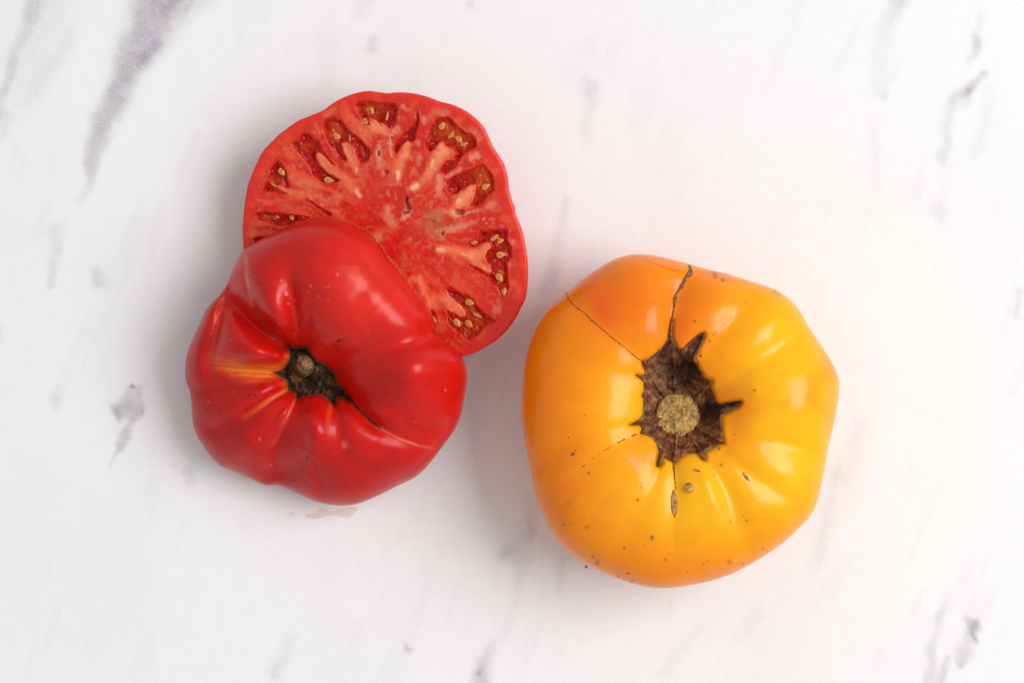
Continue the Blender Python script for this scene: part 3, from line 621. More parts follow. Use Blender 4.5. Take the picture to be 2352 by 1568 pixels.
def build_half():
    a = np.linspace(0, 1, 345); rho = a**.85; rho[0] = .0006
    u, v = H.uv(rho)
    wu = u+2.4*(fbm(u, v, 16, 3, 200)-.5)*2; wv = v+2.4*(fbm(u, v, 16, 3, 210)-.5)*2
    Zp = plane(u, v); z = Zp.copy(); rimd = (1-rho[:, None])*H.R
    # gentle unevenness of the knife cut
    z += .0010*(fbm(u, v, 120, 3, 215)-.5)*sm(rimd, 0, 40)+.00035*(fbm(u, v, 14, 3, 216)-.5)*sm(rimd, 0, 20)
    z -= .0007*np.exp(-rimd/3.0)
    th = np.arctan2(v-520, u-890); rr = np.hypot(u-890, v-520)
    fib = fbm(th*14+50, rr/70, 1, 4, 220); blot = fbm(u, v, 42, 5, 230); fine = fbm(u, v, 9, 4, 235)
    c = np.ones(u.shape+(3,))*np.array([.64, .017, .003])
    c = mixc(c, [.86, .095, .025], sm(fib, .45, .70)*.75*sm(rr, 30, 160))
    c = mixc(c, [.62, .012, .004], sm(blot, .52, .68)*.8)
    c = mixc(c, [.72, .13, .05], sm(fbm(u, v, 30, 5, 238), .56, .74)*.55*sm(rimd, 14, 50))
    c = mixc(c, [.74, .20, .10], sm(fine, .58, .74)*.45*sm(rimd, 18, 40))
    c = mixc(c, [.80, .024, .008], np.exp(-(rimd/16)**2)*.9)              # pericarp wall
    c = mixc(c, [.72, .045, .018], np.exp(-((rimd-26)/9)**2)*.35*sm(fbm(u, v, 40, 3, 239), .4, .6))
    def paint(lst, colr, k=1.0, rag=.5):
        nonlocal c
        for p in lst:
            xs = [q[0] for q in p]; ys = [q[1] for q in p]; mw = max(q[2] for q in p)*3+10
            B = (wu > min(xs)-mw) & (wu < max(xs)+mw) & (wv > min(ys)-mw) & (wv < max(ys)+mw)
            if not B.any(): continue
            d, ex, _ = pline(wu[B], wv[B], p); w = ex[0]; s = ex[1] if len(ex) > 1 else 1
            k_ = k*s*np.exp(-(d/(w*(1-rag*.5+rag*fine[B])))**2.6)
            c[B] = mixc(c[B], colr, np.clip(k_, 0, 1))
    q = lambda f, L: [[(x, y, w/4.267, s) for (x, y, w, s) in f(p)] for p in L]
    # deep red core patches
    paint(q(C_, [[(290,170,50,.7),(220,260,100,.95),(180,330,80,.9),(250,440,60,.6)]]), [.64, .003, .002])
    paint(q(B_, [[(40,950,90,.5),(-60,1000,120,.5)], [(560,930,50,.5),(540,1050,60,.4)], [(420,700,40,.4),(400,600,30,.4)]]), [.64, .010, .005])
    paint(q(A_, [[(1200,1180,120,.5),(1350,1280,110,.6)], [(650,1180,90,.3),(400,1150,80,.35)]]), [.64, .012, .006])
    paint(q(C_, [[(500,450,120,.45),(700,560,120,.4),(900,640,120,.4)], [(1050,750,120,.4),(1200,900,90,.3)]]), [.68, .018, .007])
    # locule walls, before the pale tissue
    lm = np.full(u.shape, -99.)
    for k, poly in loc.items():
        x0, y0, x1, y1 = box_of(poly, 30); B = (wu > x0) & (wu < x1) & (wv > y0) & (wv < y1)
        lm[B] = np.maximum(lm[B], sd_poly(wu[B], wv[B], poly))
    c = mixc(c, [.60, .007, .004], np.exp(-((lm-0)/7.0)**2)*.5)
    # pale placental tissue
    pale = [.92, .30, .13]; pale2 = [.90, .42, .20]; white = [.86, .52, .36]
    paint(q(A_, [[(1075,590,42,.9),(1120,660,48,.85),(1160,740,50,.75),(1195,830,45,.55)],
                 [(830,690,36,.8),(890,770,50,.75),(970,850,52,.6),(1080,930,60,.5),(1170,1010,50,.5)],
                 [(1400,390,60,.7),(1480,450,50,.6),(1540,470,40,.4)],
                 [(430,1000,20,.6),(520,1030,30,.5),(640,1080,40,.3),(800,1090,60,.25)],
                 [(560,900,40,.35),(640,960,60,.4),(780,1010,60,.3)],
                 [(1000,1120,50,.35),(880,1150,50,.3)],
                 [(950,1230,40,.4),(1050,1290,40,.3)]]), pale, .75)
    paint(q(B_, [[(335,575,32,.9),(310,650,42,.85),(270,740,46,.75),(240,850,44,.85),(245,910,35,.8)],
                 [(650,590,45,.95),(700,650,62,1.0),(640,690,72,1.0),(600,770,56,.9),(555,860,42,.7),(490,920,40,.5)],
                 [(970,1000,42,1.0),(940,1060,66,1.0),(890,1120,76,1.0),(840,1150,56,.9)],
                 [(0,400,50,.6),(60,430,50,.6),(110,450,40,.4)],
                 [(405,1000,50,.85),(415,980,44,.8)]]), pale, .85)
    paint(q(C_, [[(1115,330,48,.9),(1070,400,62,.85),(960,400,56,.7),(860,385,44,.6),(680,355,44,.6)],
                 [(1110,560,42,.85),(1040,500,44,.7),(960,430,40,.6)],
                 [(890,970,48,.8),(820,910,62,.85),(740,860,60,.8),(660,820,50,.55),(600,850,60,.35)],
                 [(380,650,36,.45),(460,640,40,.55),(500,780,50,.5),(560,860,50,.45)],
                 [(560,900,40,.4),(650,930,26,.35)]]), pale, .8)
    # yellow vascular cores
    paint(q(A_, [[(1200,1050,26,.9),(1225,1090,22,.8)], [(1190,820,16,.7),(1190,870,12,.4)]]), pale2)
    paint(q(B_, [[(240,860,18,.8),(243,900,16,.9)], [(395,1005,24,1),(425,985,20,.9)], [(590,740,12,.6),(575,800,12,.5)], [(840,1140,18,.7)], ]if False else [[(240,860,18,.8),(243,900,16,.9)], [(395,1005,24,1),(425,985,20,.9)], [(590,740,12,.6),(575,800,12,.5)], [(850,1130,16,.7),(825,1150,14,.7)]]), [.92, .60, .28])
    paint(q(C_, [[(640,352,24,.9),(700,362,20,.8)], [(860,390,14,.7),(960,425,12,.5)], [(455,620,14,.5),(470,690,14,.5)]]), pale2)
    # mealy white tissue
    mealy = q(B_, [[(60,600,30,.7),(50,680,36,.9),(60,780,38,.7)], [(175,500,18,.9),(165,560,16,.7),(165,660,18,.8),(180,700,14,.7)], [(195,450,26,.5),(250,410,24,.4)], [(490,320,34,.5),(500,370,30,.5)], [(440,570,20,.5),(445,585,20,.5)], [(450,710,36,.6),(440,760,28,.4)],
       [(650,900,36,.8),(650,960,38,.85),(640,1060,30,.5)], [(860,810,22,.5),(800,850,22,.4),(720,900,22,.6)], [(1000,690,40,.7),(960,720,26,.5)], [(330,1240,44,.8),(310,1290,34,.9)], [(770,1240,36,.9),(800,1270,26,.8),(900,1255,18,.7),(1030,1225,14,.5)], [(1150,1170,40,.5),(1120,1190,24,.4)], [(660,1250,60,.35),(600,1260,50,.3)], [(140,1200,24,.6),(150,1300,40,.5),(200,1370,30,.5)], [(50,1500,36,.6),(30,1480,24,.4)], [(650,1440,34,.95),(680,1450,26,.8)], [(720,1420,30,.7),(850,1380,30,.6),(1000,1340,26,.4)], [(620,270,40,.3),(710,270,36,.5)], [(280,210,20,.6),(320,240,22,.5)], [(970,430,30,.3),(1050,520,24,.4)], [(1080,1310,16,.6),(1085,1300,14,.6)]])
    paint(mealy, [.80, .33, .20], .85, 1.2)
    paint(q(A_, [[(900,290,36,.35),(970,245,30,.5)], [(640,620,20,.4),(490,620,20,.3)], [(1230,400,40,.4),(1290,440,40,.45),(1310,500,40,.35)], [(170,1450,40,.45),(200,1440,30,.4)], [(500,1360,40,.4),(440,1390,30,.4)], [(1450,790,20,.5),(1460,880,26,.5)], [(1500,1200,40,.45),(1460,1260,40,.35),(1540,1330,40,.35)], [(1410,1490,40,.5),(1400,1480,30,.4)]]), [.78, .24, .12], .8, 1.0)
    paint(q(C_, [[(1210,940,40,.5),(1230,960,30,.5)], [(1370,270,20,.5),(1380,300,16,.4)], [(1260,680,30,.3)]*2]), [.80, .32, .20], .8, 1.2)
    # greenish brown bruised core
    paint(q(B_, [[(570,1290,80,.55),(640,1330,70,.6),(560,1370,90,.55),(700,1370,60,.5)]]), [.36, .17, .05], .8, .8)
    paint(q(B_, [[(340,1160,60,.35),(330,1200,60,.35)]]), [.42, .10, .04], .9, .8)
    paint(q(B_, [[(590,1330,12,.9),(605,1345,12,.8)], [(640,1440,8,.9),(650,1470,9,.7)]]), [.10, .05, .02], .9, .2)
    # hollows in the tissue
    pits = q(B_, [[(328,1110,16,1),(330,1150,16,1),(345,1200,22,1)], [(300,1250,14,.8),(340,1240,12,.8)], [(820,1240,24,.9),(865,1245,22,1)], [(130,850,22,.8),(128,855,18,.8)], [(680,1445,16,.9),(672,1455,14,.9)], [(55,655,12,.8),(52,680,12,.8)], [(175,510,8,.8),(176,525,8,.8)]])
    for p in pits:
        B = (abs(wu-p[0][0]) < 40) & (abs(wv-p[0][1]) < 50)
        d, (w, s), _ = pline(wu[B], wv[B], p); k = s*np.exp(-(d/w)**3)
        z[B] -= .0016*k; c[B] = mixc(c[B], [.36, .09, .05], k*.8)
    # carve locules
    z -= .0026*sm(lm, -2.5, 8.0)
    z += .00035*np.exp(-((lm+3)/3.5)**2)*(fine-.2)
    c = mixc(c, [.62, .010, .003], sm(lm, -3.5, 6)*.85)
    for gxx, gyy, a1, b1 in gel_green:
        g = gauss(u, v, gxx, gyy, a1/4.267, b1/4.267)*sm(lm, 0, 3)
        c = mixc(c, [.70, .10, .006], g*.75)
    H.store(rho, z)
    # peel and base
    s = np.linspace(0, 1, 56)[1:]
    th2 = H.th; right = .5+.5*np.cos(th2+math.radians(25))         # the peel swells past the cut on the right
    bul = (.003+.013*right**3)
    prof = (1-s**2.6)**(1/2.1); prof[-1] = .0006
    rl = prof[:, None]*(1+bul[None]*np.sin(np.clip(s/.55, 0, 1)*np.pi)[:, None])
    ue = u[-1]; ve = v[-1]; ze = plane(ue, ve)-.0007
    zl = ze[None]*(1-s)[:, None]
    ul, vl = H.uv(rl)
    o3 = Vector(P(np.array(885.), np.array(520.), 0.0))
    root = thing('tomato_half', 'red tomato half lying cut face up, pale ribs, gel and seeds showing', 'tomato half', o3)
    make('cut_flesh', P(u, v, z), grid_faces(len(u), H.nt)[:, ::-1], M_flesh, root, c, o3)
    U = np.concatenate([u[-1:], ul]); Vv = np.concatenate([v[-1:], vl]); Z = np.concatenate([z[-1:], zl])
    cs = np.ones(U.shape+(3,))*np.array([.62, .014, .010]); cs = mixc(cs, [.70, .05, .015], sm(fbm(U, Vv, 60, 3, 240), .5, .8)*.4)
    make('skin', P(U, Vv, Z), grid_faces(len(U), H.nt)[:, ::-1], M_red, root, cs, o3)
    return root, o3
hroot, ho = build_half()

seeds = A_([(462,850,46,30,55,1),(922,930,52,32,10,1),(385,980,40,12,35,.9),(560,1300,32,24,60,.8),(1130,515,12,44,0,.6),(1340,240,22,48,-25,.6),(1495,300,12,44,15,.8),(1000,500,44,40,20,.35),(800,800,40,34,0,.3),(1290,350,46,34,-10,.6),(880,650,20,14,0,.5),(1210,620,30,44,10,.3),(430,1280,34,26,0,.35)])
seeds += B_([(675,395,46,30,-60,.6),(762,487,48,18,-50,.85),(888,575,46,18,-15,.7),(1100,992,46,28,-30,.8),(135,310,40,12,-80,.8),(590,500,44,34,90,.3),(1010,880,50,40,60,.3),(765,720,34,26,-20,.55),(1060,1060,40,26,-40,.3),(840,520,50,34,60,.35)])
seeds += C_([(990,287,38,22,-15,.85),(1187,237,52,22,-38,1),(1248,405,48,34,-12,1),(1236,628,50,34,50,1),(1280,765,48,30,85,.9),(942,872,52,34,15,1),(1018,998,50,20,22,.95),(820,1072,52,34,55,1),(935,1082,50,34,38,1),(600,1035,40,18,60,.9),(1240,260,40,40,0,.35),(1215,480,44,30,20,.3)])
def seed_mesh():
    n, m = 26, 15; V = []
    for i in range(m):
        ph = math.pi*i/(m-1)
        for j in range(n):
            t = 2*math.pi*j/n
            x = math.sin(ph)*math.cos(t); y = math.sin(ph)*math.sin(t); zz = math.cos(ph)
            y *= (1-.34*x-.12*x*x); rim = 1-.25*math.exp(-((math.hypot(x, y)-.55)/.2)**2)
            V.append((x, y, zz*.42*rim))
    return np.array(V), grid_faces(m, n)
SV, SF = seed_mesh()
SCOL = mixc(np.ones((len(SV), 3))*np.array([.60, .21, .03]), [.74, .38, .11], sm(np.hypot(SV[:, 0], SV[:, 1]), .55, .95))
smesh = None
def lm_at(x, y):
    return max((float(sd_poly(np.array([x]), np.array([y]), p)[0]), k) for k, p in loc.items())
for (x, y, a, b, rot, vis) in seeds:
    if vis < .33: continue
    if smesh is None:
        o = make('seed', SV*.001, SF, M_seed, hroot, SCOL); smesh = o.data
    else:
        o = bpy.data.objects.new('seed', smesh); S.collection.objects.link(o); o.parent = hroot
    z = float(plane(np.array(x), np.array(y)))-.0003-.0013*(1-vis)
    p = P(np.array(x), np.array(y), z); o.location = Vector(p)-ho
    o.scale = (.88*a/4.267*K*1000, .88*b/4.267*K*1000, 26/4.267*K*1000*(.7+.5*vis))
    o.rotation_euler = (.12*math.sin(x), -.14+.1*math.cos(y), math.radians(-rot))
def gels():
    for k, poly in loc.items():
        if k in (3, 5, 12): continue
        def f(u, v, poly=poly):
            wu = u+2.4*(fbm(u, v, 16, 3, 200)-.5)*2; wv = v+2.4*(fbm(u, v, 16, 3, 210)-.5)*2
            return sd_poly(wu, wv, poly)
        def zf(u, v, sd):
            low = .0010 if k == 7 else .0
            return plane(u, v)-.0005-low-.0005*sm(sd, 0, 8)+.0016*(fbm(u, v, 15, 2, 250+k)-.5)*sm(sd, 0, 5)+.0005*(fbm(u, v, 6, 2, 260)-.5)
        def colf(u, v, sd):
            c = np.ones(u.shape+(3,))*np.array([.44, .004, .002])
            n = fbm(u, v, 16, 3, 270)
            c = mixc(c, [.62, .02, .004], sm(n, .5, .7)*.3)
            for gxx, gyy, a1, b1 in gel_green: c = mixc(c, [.72, .105, .005], gauss(u, v, gxx, gyy, a1/4.267, b1/4.267)*.6)
            c = mixc(c, [.66, .018, .004], np.exp(-(np.maximum(sd, 0)/4.0)**2)*.85)
            return c
        patch('seed_gel', box_of(poly, 5), .8, f, zf, colf, M_gel, hroot, ho, margin=2.5)
gels()

# ---- upper half, stem end, lying on the other half and the table
r_cav = RC([(230,160),(340,180),(470,185),(560,175),(610,240),(660,320),(740,400),(830,450),(900,490),(980,560),(1030,640),(1060,730),(1110,800),(1180,880),(1230,950),(1290,1030),(1240,1060),(1190,1010),(1060,1000),(1040,1100),(1020,1130),(960,1080),(900,1030),(860,1000),(800,965),(710,955),(600,970),(500,990),(440,1010),(400,1030),(380,960),(330,910),(260,880),(250,800),(230,740),(160,680),(60,620),(0,600),(0,585),(100,570),(190,520),(250,440),(285,360),(290,290),(270,210)])
r_cr = [
 [(668,800,3.2,13),(653,793,5.2,15),(604,764,5.6,18),(557,720,5.2,20),(529,687,4.6,20),(519,655,3.2,16)],
 [(652,790,.9,9),(609,748,.8,9),(585,710,.8,9),(569,659,.7,9),(564,617,.5,8),(565,591,.3,8)],
 [(690,800,2.4,14),(686,783,3.0,17),(674,701,2.5,17),(669,654,1.6,17),(668,619,.7,16)],
 [(707,797,1.3,14),(707,748,1.4,20),(712,690,1.0,24),(740,640,.4,24)],
 [(655,842,2.2,10),(640,848,2.2,14),(600,850,1.9,16),(540,842,1.5,18),(500,838,1.0,18)],
 [(655,862,1.0,8),(600,863,.9,9),(540,858,.6,10)],
 [(519,655,3.2,13),(506,716,3.0,14),(494,771,2.8,14),(482,818,2.0,16),(478,860,.9,16)],
 [(662,892,1.6,10),(627,912,1.6,13),(590,938,1.4,16),(566,957,1.2,18),(545,975,.6,18)],
 [(682,912,1.8,9),(662,950,1.5,13),(641,997,1.1,16),(620,1025,.7,18)],
 [(764,922,2.4,12),(772,945,2.2,16),(780,978,1.8,20),(792,1010,1.6,24),(812,1050,1.0,30),(830,1090,.5,30)],
 [(790,905,2.8,12),(828,941,3.0,16),(863,976,2.4,18),(910,1004,1.4,20),(969,1025,.9,20),(1015,1030,.5,20)],
 [(765,875,2.4,20),(800,905,2.6,26),(854,928,2.2,32),(910,938,1.2,34),(980,950,.6,34)],
 [(765,845,2.2,26),(805,818,2.8,32),(860,800,2.4,32),(920,788,1.8,30),(970,778,1.6,28),(1020,776,1.5,26)],
 [(840,730,.3,18),(890,700,.45,20),(935,660,.3,20)],
 [(700,1035,.3,24),(681,1067,1.3,26),(655,1090,2.0,28),(630,1105,1.6,26)],
 [(600,880,.8,16),(520,892,1.8,20),(437,904,2.0,22)],
 [(560,960,.8,18),(505,985,1.6,22),(445,978,1.6,22)],
 [(640,1000,1.2,18),(628,1060,1.8,22),(608,1112,1.8,22)],
 [(900,960,.8,20),(970,985,1.4,24),(1045,985,1.6,22)],
 [(735,1060,.4,16),(740,1110,1.0,20),(735,1152,1.0,20)],
]
T = Polar((708, 858), r_out, 1040)
def build_top():
    a = np.linspace(0, 1, 280); rho = np.sin(a**.93*np.pi/2); rho[0] = .0006; rho[-1] = 1
    u, v = T.uv(rho); R2 = rho[:, None]*np.ones(T.nt)
    zp = plane(u, v)+.0003; he = .0115
    th = T.th
    up = .5+.5*np.cos(th-math.atan2(-.6, .8))                   # fuller lobes at the upper right
    Hc = .0225+.0060*up[None]
    h = he+Hc*np.sqrt(np.clip(1-R2**2.4, 0, 1))
    rp = np.hypot((u-712), (v-862))
    h -= .0125*np.exp(-(rp/80)**2)+.0030*np.exp(-(rp/180)**2)
    h += .0012*(fbm(u, v, 120, 3, 307)-.5)*(1-R2**4)
    h -= 1.9*creases(u, v, r_cr, R2, .7)
    h += blobs(u, v, [(790, 858, 95, 58, 12, -4.5), (725, 775, 50, 40, 0, -1.5), (588, 804, 62, 30, 12, 4.4), (648, 815, 14, 14, 0, 1.0), (745, 610, 60, 95, 8, 2.6), (885, 690, 105, 45, 50, 1.8), (950, 855, 52, 66, 12, 3.6), (620, 700, 34, 80, -12, 2.8), (722, 985, 30, 60, -8, 3.6), (560, 1005, 70, 50, 40, 2.4), (655, 945, 9, 30, 35, .9), (820, 1030, 40, 50, 30, 1.0), (885, 955, 62, 18, 22, 1.4), (655, 955, 16, 45, 30, 1.2), (560, 925, 70, 16, -20, 1.4), (800, 1000, 26, 60, -25, 1.4), (455, 860, 22, 60, -5, .8), (610, 895, 40, 14, -15, .9)])*(1-R2**5)
    sc = sd_poly(u, v, r_cav); h -= .0046*sm(sc, -9, 9)
    z = zp+h
    T.store(rho, z)
    b = np.linspace(0, 1, 26)[1:]*np.pi/2
    rl = .955+.045*np.cos(b); hl = he*(1-np.sin(b))
    ul, vl = T.uv(rl); zl = plane(ul, vl)+.0003+hl[:, None]
    U = np.concatenate([u, ul]); Vv = np.concatenate([v, vl]); Z = np.concatenate([z, zl])
    col = np.ones(U.shape+(3,))*np.array([.57, .005, .003])
    th2 = np.arctan2(Vv-858, U-708); rr = np.hypot(U-708, Vv-858)
    st_ = fbm(th2*22+30, rr/90, 1, 4, 310)
    col = mixc(col, [.64, .018, .007], sm(st_, .45, .8)*.3)
    col = mixc(col, [.46, .003, .003], sm(fbm(U, Vv, 110, 3, 315), .5, .75)*.4)
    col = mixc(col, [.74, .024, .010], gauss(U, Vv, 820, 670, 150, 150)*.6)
    col = mixc(col, [.42, .003, .004], np.clip(gauss(U, Vv, 540, 1010, 150, 110)*.6+gauss(U, Vv, 800, 1100, 170, 60)*.5+gauss(U, Vv, 850, 880, 80, 50)*.35+gauss(U, Vv, 450, 830, 30, 160)*.4, 0, 1))  # darker lower left, bottom and stem valley: ripeness plus shade painted in
    fine = fbm(th2*60, rr/50, 1, 4, 320)
    def streak(p, colr, k):
        nonlocal col
        p = smooth_line(p, 4); xs = [q[0] for q in p]; ys = [q[1] for q in p]
        B = (U > min(xs)-50) & (U < max(xs)+50) & (Vv > min(ys)-50) & (Vv < max(ys)+50); B[len(rho):] = False
        d, (w, s), _ = pline(U[B], Vv[B], p)
        col[B] = mixc(col[B], colr, np.clip(k*s*np.exp(-(d/w)**2)*(.55+.9*sm(fine[B], .35, .65)), 0, 1))
    streak([(652,853,6,1),(625,853,9,.95),(590,854,10,.8),(550,850,10,.6),(505,844,12,.25)], [.90, .30, .02], .75)
    streak([(640,846,8,.6),(560,838,14,.5),(500,828,20,.4)], [.80, .15, .02], .8)
    streak([(640,862,7,.6),(590,868,10,.5),(540,866,12,.3)], [.85, .20, .02], .8)
    streak([(662,815,8,.7),(655,834,8,.8),(630,843,8,.7)], [.82, .15, .02], .8)
    streak([(664,893,4,1),(627,912,5,.9),(595,935,6,.7),(566,957,8,.3)], [.86, .20, .03], .6)
    streak([(682,912,4,1),(662,950,5,.8),(641,997,5,.6),(622,1025,4,.3)], [.80, .12, .04], .5)
    streak([(670,885,7,.6),(655,880,10,.5)], [.84, .20, .02], .7)
    streak([(760,925,5,.5),(755,960,6,.35),(757,1000,6,.2)], [.78, .12, .04], .8)
    streak([(867,980,2.5,1),(910,1004,3,.8),(960,1022,3.5,.7),(1000,1031,4,.3)], [.80, .16, .07], .8)
    streak([(565,591,4,.7),(565,617,4,.7),(570,659,4,.7),(580,700,3,.5)], [.62, .20, .08], .8)
    streak([(520,640,8,.5),(508,700,7,.5),(496,771,5,.5),(484,815,4,.5)], [.70, .10, .06], .5)
    marks = [(x, y, r/4.0, k, w) for f, L in ((R4, [(982,657,11,.7,1),(1030,790,14,.9,1),(1025,775,9,.8,1),(955,811,11,.6,1),(1047,885,9,.7,1),(1272,712,10,.6,1),(1530,600,10,.7,1),(1345,812,9,.5,1),(1110,850,7,.5,1),(1420,722,9,.5,1),(1450,712,9,.5,1),(720,615,8,.4,1),(965,1160,8,.3,1),(487,1242,8,.3,1),(1247,770,8,.4,1),(677,763,7,.9,0),(720,940,11,.9,0),(305,1150,8,.7,0),(300,1200,12,.6,0),(285,1240,12,.7,0),(330,1100,7,.6,0),(465,1028,7,.6,0),(375,1145,7,.5,0)]),
        (R5, [(232,1250,13,1,0),(258,1242,9,1,0),(228,1262,8,1,0),(1165,1165,11,.8,0),(1185,1185,10,.9,0),(1140,1140,7,.6,0),(130,845,7,.5,1),(525,1145,7,.4,1),(225,600,10,.6,1),(490,425,5,.5,1)]),
        (R6, [(668,318,9,.9,0),(728,312,9,1,0),(730,328,8,.9,0),(770,298,8,.9,0),(690,308,5,.6,0),(1240,912,11,1,0),(1228,935,11,1,0),(1215,948,7,.7,0),(1080,1005,8,.5,0),(1105,1150,10,.8,0),(1050,1245,12,.8,0),(1080,1250,12,.7,0),(1130,1255,12,.6,0),(1215,1318,7,.7,0),(380,1003,8,.8,0),(570,1073,7,.7,0),(40,165,12,.7,0),(768,748,9,.7,1),(270,383,9,.5,1),(500,283,8,.4,1),(878,1000,8,.4,1),(252,412,7,.4,1),(1470,700,7,.7,0),(1475,605,8,.7,0),(1460,855,6,.6,0),(1400,765,5,.5,0)]),
        (R7, [(300,795,30,.35,1),(285,815,20,.3,1),(940,1105,10,.7,0),(1240,825,10,.7,0),(1210,860,8,.6,0),(1215,775,7,.6,0),(1150,930,8,.5,0),(1455,410,8,.6,0),(1465,350,7,.6,0),(1280,268,10,.5,1),(980,580,5,.8,1),(95,765,5,.7,0),(155,855,7,.6,0),(350,828,6,.6,1)]))
        for (x, y, r, k, w) in f(L)]
    for x, y, r, k, w in marks:
        r = max(r, 1.3); B = (abs(U-x) < r*3.5) & (abs(Vv-y) < r*3.5); B[len(rho):] = False
        if B.any(): col[B] = mixc(col[B], [.80, .20, .11] if w else [.035, .018, .008], k*np.exp(-(((U[B]-x)**2+((Vv[B]-y)*.8)**2)/r**2)**1.4))
    o3 = Vector(P(np.array(640.), np.array(1000.), 0.0))
    root = thing('tomato_half', 'lobed red tomato half with brown stem scar, lying cut side down over its other half', 'tomato half', o3)
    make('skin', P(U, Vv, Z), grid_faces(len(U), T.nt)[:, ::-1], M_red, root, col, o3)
    # its own cut face underneath
    rf = np.linspace(1, 0, 30)*.955; rf[-1] = .0006
    uf, vf = T.uv(rf); cf = np.ones(uf.shape+(3,))*np.array([.60, .05, .02]); cf = mixc(cf, [.75, .2, .1], sm(fbm(uf, vf, 40, 4, 330), .5, .7)*.5)
    make('cut_flesh', P(uf, vf, plane(uf, vf)+.0003), grid_faces(len(uf), T.nt)[:, ::-1], M_flesh, root, cf, o3)
    return root, o3
troot, to = build_top()

def stem_scar_red():
    sx, sy = RC([(530, 455)])[0]
    def sdf(u, v): return sd_poly(u, v, r_cav)+1.2*(fbm(u, v, 5, 2, 401)-.5)
    def zf(u, v, sd):
        n = fbm(u, v, 9, 5, 410)
        return T.height(u, v)+.0008*np.clip(sd/3, -1, 1)+.0012*sm(sd, 2, 14)+.0022*(n-.5)*sm(sd, 0, 5)
    def colf(u, v, sd):
        n = fbm(u, v, 9, 5, 420); n2 = fbm(u, v, 16, 4, 430)
        c = np.ones(u.shape+(3,))*np.array([.035, .017, .009])
        x, y = RC([(330, 720)])[0]; c = mixc(c, [.22, .085, .012], gauss(u, v, x, y, 22, 26, 50)*sm(n, .40, .6))
        x, y = RC([(700, 930)])[0]; c = mixc(c, [.20, .07, .012], gauss(u, v, x, y, 44, 9, 5)*sm(n, .42, .6)*.9)
        x, y = RC([(1000, 820)])[0]; c = mixc(c, [.20, .10, .04], gauss(u, v, x, y, 12, 30, -20)*sm(n, .45, .6)*.8)
        x, y = RC([(720, 540)])[0]; c = mixc(c, [.22, .11, .05], gauss(u, v, x, y, 16, 14)*sm(n, .45, .6)*.9)
        c = mixc(c, [.16, .09, .05], sm(n2, .60, .75)*.8)
        c = mixc(c, [.30, .10, .02], np.exp(-((sd-.8)/1.5)**2)*.5)
        return c
    sc = patch('stem_scar', box_of(r_cav, 5), .5, sdf, zf, colf, M_bark, troot, to)
    rx, ry = 155/7.11, 190/7.11
    def ssd(u, v):
        du, dv = u-sx, v-sy; t = np.arctan2(dv, du)
        return (1-np.hypot(du/rx, dv/ry)/(1+.04*np.sin(2*t+1)+.04*np.sin(5*t)+.16*(fbm(u, v, 10, 2, 19)-.5)))*rx
    def sz(u, v, sd):
        return T.height(np.full_like(u, sx), np.full_like(v, sy))+.0026+.0026*sm(sd, -1, 6)+.0012*sm(sd, 2, 16)+.0018*(fbm(u, v, 9, 5, 440)-.5)
    def scol(u, v, sd):
        n = fbm(u, v, 8, 5, 450)
        c = np.ones(u.shape+(3,))*np.array([.22, .12, .045]); c = mixc(c, [.11, .06, .025], sm(n, .52, .7)*.8)
        c = mixc(c, [.36, .23, .12], sm(fbm(u, v, 14, 3, 455), .55, .75)*.6)
        return mixc(c, [.06, .03, .015], np.exp(-(sd/2.0)**2)*.7)
    patch('stem_stub', (sx-34, sy-40, sx+34, sy+40), .5, ssd, sz, scol, M_bark, sc, to)
stem_scar_red()
rs = [(a, b, w/4.2) for a, b, w in R7([(300,325,20),(350,365,15),(420,435,13),(490,510,13),(560,575,12),(610,615,9),(650,645,5)])]
suture('suture_scar', rs, [], T, troot, to, rim=(.05, .02, .008), mid=(.05, .025, .01), dark=(.012, .008, .005), label='dark cracked line running from the stem scar to lower right')
rs2 = [(a, b, w/4.2) for a, b, w in R4([(715,930,7),(740,975,8),(770,1040,6),(820,1110,7),(870,1175,7),(940,1245,7),(1000,1285,6)])]
suture('suture_scar', rs2, [], T, troot, to, rim=(.12, .06, .02), mid=(.22, .10, .03), dark=(.04, .025, .01), label='thin olive line beside the deep left fold')
for L in (R6([(1308,970,6),(1320,1020,9),(1335,1060,8),(1350,1115,5)]), R7([(195,400,9),(205,450,7),(215,520,4)]), R6([(1348,900,5),(1352,930,5),(1358,965,3)])):
    suture('suture_scar', [(a, b, w/4.2) for a, b, w in L], [], T, troot, to, dash=7, rim=(.10, .05, .02), mid=(.20, .10, .04), dark=(.03, .02, .01))

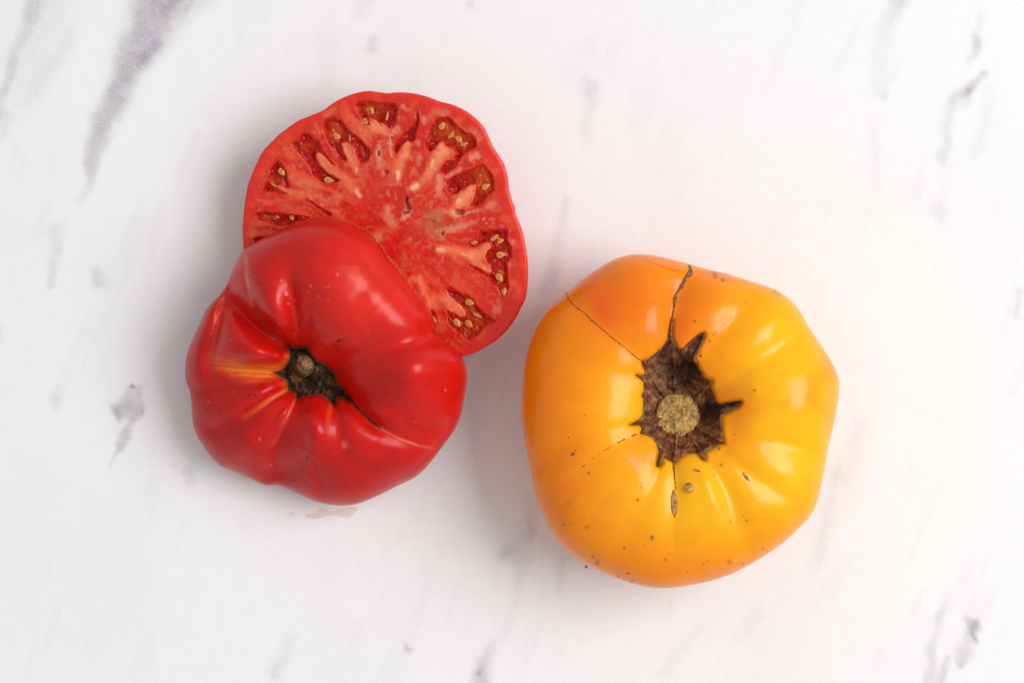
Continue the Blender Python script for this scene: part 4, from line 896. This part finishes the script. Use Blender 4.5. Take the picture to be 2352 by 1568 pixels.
def film():
    pts = [(a, b, w) for a, b, w in [(705,503,1.2),(746,500,2.2),(793,509,3.0),(836,527,3.6),(866,554,3.4),(892,592,2.6)]+R5([(690,400,2.6),(760,480,4.2),(830,560,2.4),(900,680,2.6),(1000,790,2.8),(1100,930,3.2),(1150,1010,2.4),(1200,1120,1.2)])]
    f = ribbon_sdf(pts, .6, 9, 9)
    def zf(u, v, sd): return H.height(u, v)-.00015+.0009*np.sqrt(np.clip(sd, 0, 4)/4)
    patch('juice_film', box_of(pts, 8), .7, f, zf, lambda u, v, sd: np.ones(u.shape+(3,)), M_juice, hroot, ho, margin=.8)
film()
def glints():
    L = A_([(655,595,13),(668,700,13),(722,850,8)]), A_([(200,1328,7),(300,1368,9),(420,1405,7)]), A_([(1178,200,7),(1205,240,8),(1228,310,6)]), A_([(560,600,4),(590,650,4)]), \
        B_([(830,725,5),(790,800,6)]), B_([(1060,830,13),(1100,885,9)]), B_([(1130,920,10),(1100,950,7)]), B_([(215,215,9),(185,270,7)]), B_([(90,190,11),(92,215,7)]), B_([(165,500,12),(172,540,9)]), B_([(400,395,11),(415,420,8)]), B_([(655,1430,11),(680,1445,9)]), \
        C_([(920,930,13),(935,950,8)]), C_([(960,965,9),(1040,975,10)]), C_([(1185,525,11),(1205,540,9)]), C_([(1190,315,8),(1225,320,8)]), C_([(1290,330,5),(1300,380,5)]), C_([(930,1240,5),(1045,1130,5)]), C_([(1085,235,10),(1092,245,9)]), C_([(800,800,7),(880,850,7)]), \
        A_([(955,430,6),(965,470,6)]), A_([(1105,445,8),(1125,460,6)]), A_([(1250,660,9),(1265,680,7)]), A_([(1300,670,10),(1290,700,7)]), A_([(1435,195,12),(1445,215,8)]), A_([(720,650,8),(745,665,6)]), A_([(480,860,5),(525,890,5)])
    for i, p in enumerate(L):
        pts = [(a, b, max(w/4.267, 1.3)) for a, b, w in p]; f = ribbon_sdf(pts, .5, 9, 5)
        def zf(u, v, sd):
            low = 0.0
            for poly in loc.values():
                x0, y0, x1, y1 = box_of(poly, 0)
                if x0 < pts[0][0] < x1 and y0 < pts[0][1] < y1: low = sm(sd_poly(u, v, poly), -2, 5)
            return plane(u, v)-.0004-.0006*low+.0013*np.sqrt(np.clip(sd, 0, 2.6)/2.6)
        patch('juice_film', box_of(pts, 6), .5, f, zf, lambda u, v, sd: np.ones(u.shape+(3,)), M_juice, hroot, ho, margin=.8)
glints()

# ---- juice on the table
JP = lambda p: crop(1080, 1840, 5.88, p)
def juice(name, poly, label, root=None, hh=.0013):
    class Z0: pass
    def f(u, v): return sd_poly(u, v, poly)+1.2*(fbm(u, v, 14, 2, 500)-.5)
    def zf(u, v, sd): return -.00005+hh*np.sqrt(np.clip(sd, 0, 9)/9)+.00003*sd.clip(-1, 0)
    o = patch(name, box_of(poly, 5), .8, f, zf, lambda u, v, sd: np.ones(u.shape+(3,)), M_juice, None, (0, 0, 0), margin=.6)
    o['label'] = label; o['category'] = 'juice'; o['group'] = 'juice spilled on the tabletop'
juice('juice_puddle', smooth_loop(JP([(385,500),(430,500),(520,505),(600,500),(650,450),(690,390),(770,380),(860,420),(930,440),(1050,420),(1160,385),(1300,370),(1400,340),(1460,345),(1550,370),(1530,430),(1470,490),(1400,560),(1310,585),(1180,570),(1050,545),(940,535),(850,560),(740,595),(600,615),(480,615),(420,580)]), 4).tolist(), 'small pale pink juice puddle below the lower red tomato half')
juice('juice_droplet', smooth_loop(JP([(40,520),(60,470),(100,480),(130,520),(100,555),(60,550)]), 4).tolist(), 'tiny clear juice droplet left of the pink juice puddle', hh=.0004)
# ---- soil crumb beside the yellow tomato
def crumb():
    x, y = crop(1500, 1900, 2.376, [(1659, 533)])[0]
    r = random.Random(4); V, F = [], []
    n, m = 10, 7
    for i in range(m):
        ph = math.pi*i/(m-1)
        for j in range(n):
            t = 2*math.pi*j/n; k = r.uniform(.75, 1.15) if 0 < i < m-1 else 1
            V.append((math.sin(ph)*math.cos(t)*.00028*k, math.sin(ph)*math.sin(t)*.0004*k, max(0, .0003+math.cos(ph)*.0003)))
    mm, _, b = mat('soil'); b.inputs['Base Color'].default_value = (.02, .02, .02, 1); b.inputs['Roughness'].default_value = .9
    o = make('crumb', np.array(V), grid_faces(m, n), mm); o.location = Vector(P(np.array(x), np.array(y), 0.0)); o.rotation_euler[2] = .5
    o['label'] = 'tiny black crumb on the table below left of the yellow tomato'; o['category'] = 'crumb'
crumb()
